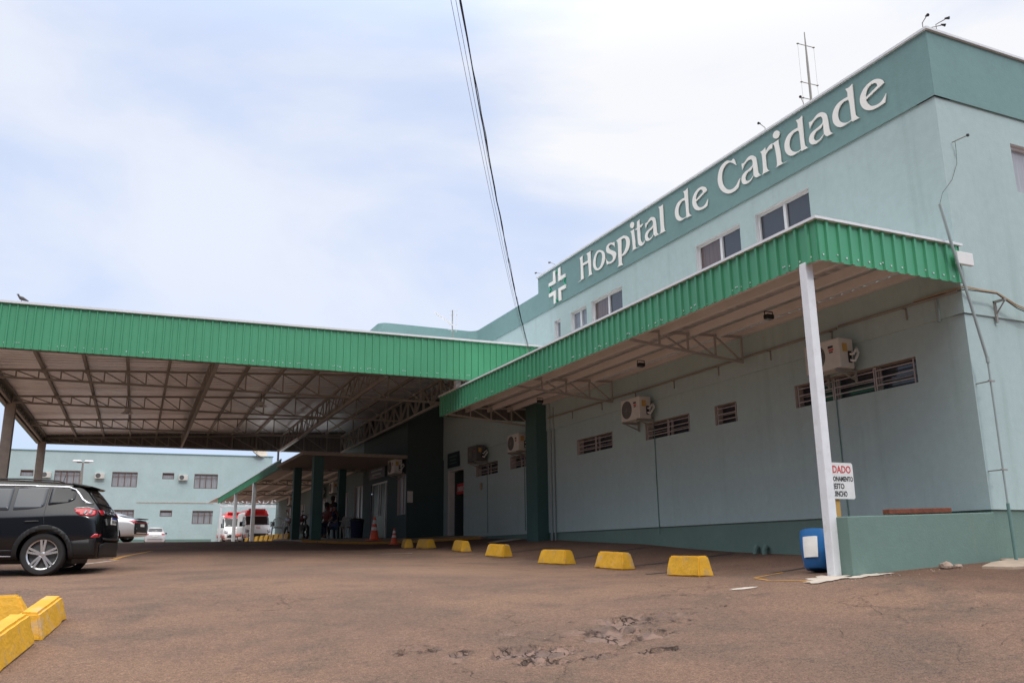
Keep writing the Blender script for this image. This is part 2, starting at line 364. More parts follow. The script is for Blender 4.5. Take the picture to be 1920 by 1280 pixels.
me.vertices.add(nv); me.vertices.foreach_set('co', np.stack([XX,YY,ZZ],-1).reshape(-1).astype(np.float32))
ii = np.arange(nv).reshape(ny,nx); q = np.stack([ii[:-1,:-1],ii[:-1,1:],ii[1:,1:],ii[1:,:-1]],-1).reshape(-1,4)
me.loops.add(q.size); me.loops.foreach_set('vertex_index', q.reshape(-1).astype(np.int32))
me.polygons.add(len(q)); me.polygons.foreach_set('loop_start', (np.arange(len(q))*4).astype(np.int32)); me.polygons.foreach_set('loop_total', np.full(len(q),4,np.int32))
me.update(); me.validate(); me.shade_smooth()
at = me.attributes.new('wear','FLOAT','POINT'); at.data.foreach_set('value', wear.reshape(-1).astype(np.float32))
zone = smooth(.22,.55,blob+(nz-.5)*.6)
at = me.attributes.new('zone','FLOAT','POINT'); at.data.foreach_set('value', zone.reshape(-1).astype(np.float32))
at = me.attributes.new('edge','FLOAT','POINT'); at.data.foreach_set('value', edge.reshape(-1).astype(np.float32))
m = bpy.data.materials.new('worn_red_asphalt'); m.use_nodes = True; nt = m.node_tree; L = nt.links; b = nt.nodes['Principled BSDF']
b.inputs['Roughness'].default_value = .88; b.inputs['Specular IOR Level'].default_value = .25
tcn = nt.nodes.new('ShaderNodeTexCoord'); OB = tcn.outputs['Object']
def noise(s, d=6, ro=.6, dist=0):
    n = nt.nodes.new('ShaderNodeTexNoise'); n.inputs['Scale'].default_value = s; n.inputs['Detail'].default_value = d; n.inputs['Roughness'].default_value = ro; n.inputs['Distortion'].default_value = dist; L.new(OB, n.inputs[0]); return n.outputs[0]
def ramp(s, a, b_, c=0, d=1, sm=True):
    n = nt.nodes.new('ShaderNodeMapRange'); n.interpolation_type = 'SMOOTHSTEP' if sm else 'LINEAR'
    n.inputs[1].default_value = a; n.inputs[2].default_value = b_; n.inputs[3].default_value = c; n.inputs[4].default_value = d; L.new(s, n.inputs[0]); return n.outputs[0]
def mixc(f, a, b_):
    n = nt.nodes.new('ShaderNodeMix'); n.data_type = 'RGBA'
    if isinstance(f, float): n.inputs[0].default_value = f
    else: L.new(f, n.inputs[0])
    for k, v in ((6,a),(7,b_)):
        if isinstance(v, tuple): n.inputs[k].default_value = v+(1,)
        else: L.new(v, n.inputs[k])
    return n.outputs[2]
def attr(nm):
    n = nt.nodes.new('ShaderNodeAttribute'); n.attribute_name = nm; return n.outputs['Fac']
def mathn(op, a, b_=None):
    n = nt.nodes.new('ShaderNodeMath'); n.operation = op
    for k, v in ((0,a),(1,b_)):
        if v is None: continue
        if isinstance(v, (int,float)): n.inputs[k].default_value = v
        else: L.new(v, n.inputs[k])
    return n.outputs[0]
c = mixc(ramp(noise(.22,7,.62,.6),.36,.62), (.185,.117,.087), (.255,.155,.105))
c = mixc(ramp(noise(.7,8,.75,.3),.46,.66,0,.8), c, (.140,.098,.076))
c = mixc(ramp(noise(1.9,8,.75),.52,.78,0,.45), c, (.285,.190,.135))
sx = nt.nodes.new('ShaderNodeSeparateXYZ'); L.new(OB, sx.inputs[0])
# redder, darker ground tone towards the wall
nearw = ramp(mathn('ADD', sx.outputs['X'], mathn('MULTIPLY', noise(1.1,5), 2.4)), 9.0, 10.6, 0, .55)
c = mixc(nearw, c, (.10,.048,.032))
sp = mathn('MULTIPLY', ramp(noise(85,3,.75),.34,.66,.50,1.50,False), ramp(noise(24,5,.8),.34,.66,.72,1.28,False))
sc = nt.nodes.new('ShaderNodeVectorMath'); sc.operation = 'SCALE'; L.new(c, sc.inputs[0]); L.new(sp, sc.inputs['Scale']); c = sc.outputs[0]
grit = nt.nodes.new('ShaderNodeTexVoronoi'); grit.inputs['Scale'].default_value = 19; L.new(OB, grit.inputs[0])
c = mixc(ramp(grit.outputs['Distance'],.035,.075,.75,0), c, (.29,.235,.19))
# exposed sub-base in the potholes
wearc = mixc(ramp(noise(11,6,.7),.4,.65), (.29,.19,.15), (.20,.15,.13))
wearc = mixc(ramp(noise(26,4,.7),.56,.7,0,.8), wearc, (.085,.05,.04))
c = mixc(mathn('MULTIPLY', attr('wear'), .85), c, wearc)
c = mixc(mathn('MULTIPLY', attr('edge'), ramp(noise(9,5,.7),.42,.62,0,.95)), c, (.035,.026,.023))
# fine cracks
vc = nt.nodes.new('ShaderNodeTexVoronoi'); vc.feature = 'DISTANCE_TO_EDGE'; vc.inputs['Scale'].default_value = 1.15; 
dm = nt.nodes.new('ShaderNodeVectorMath'); dm.operation = 'ADD'; nn = nt.nodes.new('ShaderNodeTexNoise'); nn.inputs['Scale'].default_value = 2.3; nn.inputs['Detail'].default_value = 6
L.new(OB, nn.inputs[0]); sn = nt.nodes.new('ShaderNodeVectorMath'); sn.operation = 'SCALE'; sn.inputs['Scale'].default_value = .8; L.new(nn.outputs['Color'], sn.inputs[0])
L.new(OB, dm.inputs[0]); L.new(sn.outputs[0], dm.inputs[1]); L.new(dm.outputs[0], vc.inputs[0])
crk = mathn('MULTIPLY', ramp(vc.outputs['Distance'],.0,.012,1,0), ramp(noise(.5,4),.50,.64,0,.55))
c = mixc(crk, c, (.06,.042,.036))
v2 = nt.nodes.new('ShaderNodeTexVoronoi'); v2.feature = 'DISTANCE_TO_EDGE'; v2.inputs['Scale'].default_value = 5.2
v3 = nt.nodes.new('ShaderNodeTexVoronoi'); v3.inputs['Scale'].default_value = 5.2
nn2 = nt.nodes.new('ShaderNodeTexNoise'); nn2.inputs['Scale'].default_value = 7; nn2.inputs['Detail'].default_value = 5; L.new(OB, nn2.inputs[0])
sn2 = nt.nodes.new('ShaderNodeVectorMath'); sn2.operation = 'SCALE'; sn2.inputs['Scale'].default_value = .28; L.new(nn2.outputs['Color'], sn2.inputs[0])
dm2 = nt.nodes.new('ShaderNodeVectorMath'); dm2.operation = 'ADD'; L.new(OB, dm2.inputs[0]); L.new(sn2.outputs[0], dm2.inputs[1])
L.new(dm2.outputs[0], v2.inputs[0]); L.new(dm2.outputs[0], v3.inputs[0])
sc3 = nt.nodes.new('ShaderNodeSeparateColor'); L.new(v3.outputs['Color'], sc3.inputs[0])
slab = mixc(ramp(sc3.outputs[0],.2,.8), (.175,.125,.108), (.315,.205,.160))
c = mixc(mathn('MULTIPLY', attr('zone'), ramp(sc3.outputs[1],.45,.6,0,.6)), c, slab)
crk2 = mathn('MULTIPLY', mathn('MULTIPLY', attr('zone'), ramp(v2.outputs['Distance'],.01,.06,1,0)), ramp(noise(3.5,4),.42,.56,0,.9))
c = mixc(crk2, c, (.045,.03,.027))
L.new(c, b.inputs['Base Color'])
bp = nt.nodes.new('ShaderNodeBump'); bp.inputs['Strength'].default_value = 1.0; bp.inputs['Distance'].default_value = .018
hh = mathn('ADD', noise(75,4,.7), mathn('MULTIPLY', noise(7,6,.7), 1.6)); hh = mathn('SUBTRACT', hh, mathn('ADD', mathn('MULTIPLY', crk, 1.5), mathn('MULTIPLY', crk2, 2.5))); L.new(hh, bp.inputs['Height']); L.new(bp.outputs[0], b.inputs['Normal'])
me.materials.append(m); go = bpy.data.objects.new('ground', me); COL.objects.link(go); go['kind'] = 'structure'
gbm = bmesh.new(); gbm.from_mesh(me); GBVH = BVHTree.FromBMesh(gbm); gbm.free()
def GZ(x, y):
    h = GBVH.ray_cast(Vector((x, y, 50)), Vector((0,0,-1))); return h[0].z if h[0] else G(x, y)
def line_sheet(name, m, pts, w, lift=.006, step=.12, ragged=.0, seed=1):
    """painted stripe draped on the ground"""
    mb = MB(); rr = random.Random(seed); P = [Vector(p+(0,)) for p in pts]; row = []
    for a, c2 in zip(P[:-1], P[1:]):
        n = max(1, int((c2-a).length/step)); d = (c2-a).normalized(); nrm = Vector((-d.y, d.x, 0))
        for i in range(n+1):
            p = a+(c2-a)*i/n; k = 3; ww = w*(1+rr.uniform(-ragged, ragged))
            row.append([p+nrm*ww*(t/k-.5) for t in range(k+1)])
    vs = [(v.x, v.y, GZ(v.x, v.y)+lift) for r_ in row for v in r_]
    fs = [(i*4+j, i*4+j+1, (i+1)*4+j+1, (i+1)*4+j) for i in range(len(row)-1) for j in range(3)]
    mb.add(vs, fs); o = mb.build(name, m, kind='structure', fix=False); return o
def patch(name, m, cx, cy, rx, ry, ang=0, seed=0, lift=.007, n=26, rough=.25):
    rr = random.Random(seed); vs = [(cx, cy)]
    for ring in (.5, 1.):
        for k in range(n):
            t = 2*math.pi*k/n; q_ = ring*(1+rr.uniform(-rough, rough)*(ring == 1)); a, b_ = rx*q_*math.cos(t), ry*q_*math.sin(t)
            vs.append((cx+a*math.cos(ang)-b_*math.sin(ang), cy+a*math.sin(ang)+b_*math.cos(ang)))
    fs = [(0, 1+k, 1+(k+1)%n) for k in range(n)]+[(1+k, 1+n+k, 1+n+(k+1)%n, 1+(k+1)%n) for k in range(n)]
    mb = MB(); mb.add([(x, y, GZ(x, y)+lift) for x, y in vs], fs); return mb.build(name, m, kind='structure', fix=False)
# parking bay lines (tar black) between the wheel stops and the wall
for i, (a, b_) in enumerate([((8.8,19.8),(10.0,19.5)),((8.9,16.9),(10.7,16.45)),((8.7,13.95),(10.85,13.6)),((7.9,12.15),(8.3,12.1)),((8.5,9.82),(9.3,10.05))]):
    line_sheet('painted_line', M['bline'], [a, b_], .11, ragged=.25, seed=i)
line_sheet('painted_line', M['bline'], [(10.1,24.0),(10.9,23.7)], .10, ragged=.25)
line_sheet('painted_line', M['yline'], [(8.6,9.75),(7.8,9.4),(7.62,8.9),(7.72,8.35),(8.05,8.22)], .05, ragged=.5)
line_sheet('painted_line', M['yline'], [(.15,21.2),(1.2,27.5)], .13, ragged=.2)
line_sheet('painted_line', M['wline'], [(-.4,20.0),(.25,21.1)], .10, ragged=.4)
line_sheet('painted_line', M['wline'], [(6.6,22.9),(7.4,22.55)], .10, ragged=.5)
line_sheet('painted_line', M['bline'], [(6.0,24.5),(6.6,24.2)], .10, ragged=.5)
patch('paint_patch', M['wline'], 6.87, 8.50, .17, .07, -.1, 3)
patch('concrete_patch', M['concl'], 8.02, 8.28, .36, .22, .35, 5, .012, rough=.4)
patch('concrete_patch', M['concl'], 8.45, 8.07, .30, .10, -.1, 6, .010, rough=.4)
patch('concrete_patch', M['concl'], 10.6, 23.6, .55, .45, 0, 8, .012, rough=.15)
# ------------------------------------------------------------------ wall panels with openings
def panel(mb, ax, d0, u0, u1, z0, z1, holes=(), thick=.2, ends=True):
    """outer face at X=d0 (facing -X) or Y=d0 (facing -Y); holes (ua,ub,za,zb); edges folded back"""
    P = (lambda u, z, d=0: (d0+d, u, z)) if ax == 'X' else (lambda u, z, d=0: (u, d0+d, z))
    us = sorted({u0, u1}|{v for h in holes for v in h[:2]}); zs = sorted({z0, z1}|{v for h in holes for v in h[2:]})
    for a, b_ in zip(us[:-1], us[1:]):
        for c_, d_ in zip(zs[:-1], zs[1:]):
            mu_, mz = (a+b_)/2, (c_+d_)/2
            if any(h[0] < mu_ < h[1] and h[2] < mz < h[3] for h in holes): continue
            mb.add([P(a,c_),P(b_,c_),P(b_,d_),P(a,d_)], [(0,1,2,3)])
    if ends:
        mb.add([P(u0,z0),P(u1,z0),P(u1,z0,thick),P(u0,z0,thick),P(u0,z1),P(u1,z1),P(u1,z1,thick),P(u0,z1,thick)], [(0,1,2,3),(4,7,6,5),(1,5,6,2)])
def reveal(mb, ax, d0, h, depth):
    P = (lambda u, z, d=0: (d0+d, u, z)) if ax == 'X' else (lambda u, z, d=0: (u, d0+d, z))
    a, b_, c_, d_ = h; e = .002
    a -= e; b_ += e; c_ -= e; d_ += e
    mb.add([P(a,c_),P(b_,c_),P(b_,d_),P(a,d_),P(a,c_,depth),P(b_,c_,depth),P(b_,d_,depth),P(a,d_,depth)], [(0,4,5,1),(1,5,6,2),(2,6,7,3),(3,7,4,0)])
def bxX(mb, d0, d1, u0, u1, z0, z1): return mb.box(d0, d1, u0, u1, z0, z1)
HB = thing('hospital_building', 'long two storey pale teal hospital with a dark teal parapet along its top', 'building', (11, 8.24, -.2))
HO = (11, 8.24, -.2)
def hb(mb, name, m, parent=None, **k): return mb.build(name, m, parent or HB, off=HO, **k)
UW = [(10.97,12.42,5.71,6.35),(12.89,14.35,5.71,6.35),(17.36,18.87,5.68,6.33),(19.13,20.0,5.79,6.32),(20.61,20.97,5.79,6.32)]
LWN = [(9.16,11.79,2.44,2.84),(13.41,14.1,2.44,2.83),(14.96,16.66,2.44,2.82),(18.1,19.9,2.44,2.83),(22.75,24.13,2.44,2.81),(25.08,26.9,2.43,2.81)]
DOOR = (28.02,29.40,.52,2.86)
mb = MB(); panel(mb,'X',11.0,8.24,30.0,.5,3.29,[h for h in LWN]+[DOOR]); panel(mb,'X',10.975,8.215,26.8,3.29,6.74,UW)
panel(mb,'X',10.975,26.8,30.0,3.29,5.4)
panel(mb,'Y',8.24,11.0,32,.5,3.29); panel(mb,'Y',8.215,10.975,32,3.29,6.74,[(12.59,14.2,5.44,6.27)])
hb(mb,'wall',M['wall'])
mb = MB(); panel(mb,'X',11.03,8.27,28.02,-1.2,.5); panel(mb,'Y',8.27,11.03,32,-1.2,.5); hb(mb,'plinth',M['plinth'])
mb = MB(); panel(mb,'X',10.945,8.185,21.9,6.74,7.86,thick=.35); panel(mb,'X',10.945,21.9,26.5,6.74,7.39,thick=.35)
panel(mb,'Y',8.185,10.945,32,6.74,7.86,thick=.35)
mb.box(11.3,31.9,21.5,21.9,6.9,7.86)
# rounded inner corner and the wing that runs out over the forecourt
arc = [(10.945-.3+.3*math.cos(t), 26.5+.3*math.sin(t)) for t in [k*math.pi/12 for k in range(7)]]
pts = arc+[(7.84,26.8)]+[(7.84-.3*math.sin(t), 27.1-.3*math.cos(t)) for t in [k*math.pi/12 for k in range(7)]]+[(7.54,36.0)]
for (x0,y0),(x1,y1) in zip(pts[:-1],pts[1:]): mb.add([(x0,y0,5.45),(x1,y1,5.45),(x1,y1,7.39),(x0,y0,7.39)],[(0,1,2,3)])
hb(mb,'parapet',M['band'])
mb = MB(); mb.box(10.90,11.34,8.14,21.94,7.86,7.90).box(11.34,32,8.14,8.56,7.86,7.90); hb(mb,'coping',M['flash'])
mb = MB(); mb.box(11.2,32,8.5,40,7.0,7.1).box(7.56,11.2,27.0,40,7.0,7.1).box(11.75,11.8,8.5,40,-1,7.0).box(11.81,32,8.50,8.55,-1,7.0).box(31.9,32,8.6,40,-1,6.9).box(9.9,31.8,40.0,40.1,3.9,7.0).box(9.9,31,40.1,57,3.85,3.95).box(9.9,31,56.9,57,-1,3.8); hb(mb,'roof',M['conc'])
# entrance block in deep green and the long rear wall
RW = [(30.12,31.11,1.35,2.78),(35.99,37.38,1.40,2.80),(38.42,39.35,1.45,2.65),(40.45,41.54,1.45,2.65),(42.7,44.05,1.45,2.65),(45.3,46.4,1.45,2.65),(48.0,49.4,1.45,2.65),(51.5,52.9,1.45,2.65)]
GD = (32.45,34.65,.5,2.72)
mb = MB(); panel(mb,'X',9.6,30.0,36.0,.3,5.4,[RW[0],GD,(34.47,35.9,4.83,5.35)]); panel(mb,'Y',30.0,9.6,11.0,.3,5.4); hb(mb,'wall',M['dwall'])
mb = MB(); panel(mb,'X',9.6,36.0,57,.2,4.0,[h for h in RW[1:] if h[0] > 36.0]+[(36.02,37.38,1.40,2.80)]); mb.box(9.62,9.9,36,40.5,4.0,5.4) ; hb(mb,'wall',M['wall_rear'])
# upper windows
def window_X(d0, h, depth, kind, panes, mull, parent=HB, ax='X', off=HO, glassm=None):
    a,b_,c_,d_ = h
    def B(mb, u0,u1,z0,z1,e0,e1):
        if ax == 'X': mb.box(d0+e0, d0+e1, u0,u1,z0,z1)
        else: mb.box(u0,u1,d0+e0,d0+e1,z0,z1)
    fr = MB(); t = .045 if kind == 'white' else .025
    e0, e1 = depth-.05, depth
    B(fr,a,b_,d_-t,d_,e0,e1); B(fr,a,b_,c_,c_+t,e0,e1); B(fr,a,a+t,c_+t,d_-t,e0,e1); B(fr,b_-t,b_,c_+t,d_-t,e0,e1)
    for k in mull: B(fr,k-t*.8,k+t*.8,c_+t,d_-t,e0-.004,e1)
    w = fr.build('window', M['alu'] if kind == 'white' else M['bars'], parent, off=off, bevel=.004)
    rv = MB(); reveal(rv, ax, d0, h, depth+.05); rv.build('reveal', M['cream'] if kind != 'white' else M['alu'], w, off=off)
    xs = [a+t]+list(mull)+[b_-t]
    for i,(p,q_) in enumerate(zip(xs[:-1],xs[1:])):
        g = MB(); B(g,p,q_,c_+t,d_-t,depth-.012-.003*(i%2),depth+.004); g.build('pane', (glassm or [M['glass']])[i % len(glassm or [1])], w, off=off)
    return w
window_X(10.975,UW[0],.12,'white',2,[11.68]); window_X(10.975,UW[1],.12,'white',2,[13.58],glassm=[M['glass'],M['glassb']])
window_X(10.975,UW[2],.12,'white',2,[18.1],glassm=[M['glass'],M['glassb']]); window_X(10.975,UW[3],.12,'white',2,[19.56],glassm=[M['glassm']]); window_X(10.975,UW[4],.12,'white',1,[],glassm=[M['glassm']])
window_X(8.215,(12.59,14.2,5.44,6.27),.12,'white',2,[13.4],ax='Y',glassm=[M['curtain']])
# ground floor grilles: reveal, dark pane, bars
def grille(h, mull, seed=0):
    a,b_,c_,d_ = h; rr = random.Random(seed)
    g = MB(); xs = [a+.06]+list(mull)+[b_-.03]
    for i,(p,q_) in enumerate(zip(xs[:-1],xs[1:])):
        for u in (p+.02, q_-.02): g.box(11.035,11.05,u-.011,u+.011,c_+.01,d_-.01)
        for k in range(3):
            z = d_-.07-k*(d_-c_-.12)/2.35; g.box(11.036,11.049,p+.031,q_-.031,z-.009,z+.009)
        z = d_-.22+rr.uniform(-.03,.03); g.beam((11.12,p+.05,z),(11.12,q_-.05,z),.01,.03,(1,0,.5))
        g.box(11.13,11.15,p+.0,p+.025,c_+.004,d_-.004)
        if i: g.box(11.13,11.15,p-.045,p-.02,c_+.004,d_-.004)
    w = g.build('window', M['bars'], HB, off=HO)
    rv = MB(); reveal(rv,'X',11.0,h,.22); rv.build('reveal', M['cream'], w, off=HO)
    pn = MB(); pn.box(11.2,11.24,a-.01,b_+.01,c_-.01,d_+.01); pn.build('pane', M['glass'], w, off=HO)
    return w
grille(LWN[0],[10.0,10.9],1); grille(LWN[1],[],2); grille(LWN[2],[15.8],3); grille(LWN[3],[18.98],4); grille(LWN[4],[23.4],5); grille(LWN[5],[25.95],6)
# emergency door
a,b_,c_,d_ = DOOR
fr = MB(); fr.box(10.985,11.20,b_,b_+.12,c_,d_+.0).box(11.02,11.2,a,b_,d_-.05,d_); dr = fr.build('door', M['white'], HB, off=HO, bevel=.005)
mb = MB(); mb.box(11.6,11.65,a-.4,b_+.4,c_-.1,d_+.1); mb.build('doorway', M['dark'], dr, off=HO)
mb = MB(); reveal(mb,'X',11.0,DOOR,.6); mb.build('reveal', M['dwall'], dr, off=HO)
# green buttress
mb = MB(); mb.box(10.66,11.0,21.62,22.32,-.5,4.17); hb(mb,'pillar',M['dgreen'],bevel=.01)
# glass entrance door
a,b_,c_,d_ = GD
fr = MB(); fr.box(9.62,9.68,a,b_,d_-.06,d_).box(9.62,9.68,a,a+.09,c_,d_-.06).box(9.62,9.68,a+.25,a+.31,c_,d_-.06).box(9.63,9.67,a+1.02,a+1.07,c_+.95,d_-.06).box(9.63,9.67,a+1.25,a+1.30,c_+.95,d_-.06).box(9.63,9.67,b_-.06,b_,c_,d_-.06)
dr = fr.build('door', M['alu'], HB, off=HO)
mb = MB(); mb.box(9.655,9.665,a+.01,b_-.01,c_,d_-.01); mb.build('pane', M['dimglass'], dr, off=HO)
for h, gm in [(RW[0],'curtain')]+[(h,'curtain') for h in RW[2:]]+[((36.02,37.38,1.40,2.80),'curtain')]:
    window_X(9.6,h,.10,'grey',1,[(h[0]+h[1])/2],glassm=[M[gm]])
mb = MB(); mb.box(9.63,9.66,34.47,35.9,4.83,5.35); hb(mb,'pane',M['dark'])
# rendered details fixed on the walls
mb = MB(); mb.tube([(10.97,21.37,-.05),(10.97,21.37,4.15)],.035,8).tube([(10.96,21.15,.1),(10.96,21.15,3.9)],.022,6); hb(mb,'downpipe',M['pvc'],smooth=True)
for i,(u,z0,z1) in enumerate([(10.82,.45,2.44),(16.28,.35,2.9),(25.9,.6,2.43),(23.1,.6,2.4)]):
    mb = MB(); mb.tube([(10.985,u,z1),(10.985,u,(z0+z1)/2),(10.985,u-.02,z0)],.009,6); hb(mb,'cable',M['pvcg'])
mb = MB(); mb.tube([(10.93,21.4,3.62),(10.93,16,3.60),(10.93,10.6,3.62)],.022,6).tube([(10.93,10.55,3.64),(10.93,8.25,3.62)],.022,6)
for u in np.arange(9.2,21,1.55): mb.box(10.86,10.975,u-.012,u+.012,3.585,3.60).box(10.955,10.974,u-.012,u+.012,3.42,3.60)
hb(mb,'conduit',M['steel'])
mb = MB(); mb.box(10.90,10.975,21.1,21.75,5.52,5.62); hb(mb,'ledge',M['wall'])
mb = MB(); mb.tube([(10.94,13.1,-.25),(10.94,13.1,.0),(10.99,13.1,.06)],.05,8).tube([(10.94,12.85,-.25),(10.94,12.85,.0),(10.99,12.85,.06)],.05,8); hb(mb,'vent_pipe',M['plinth'],smooth=True)
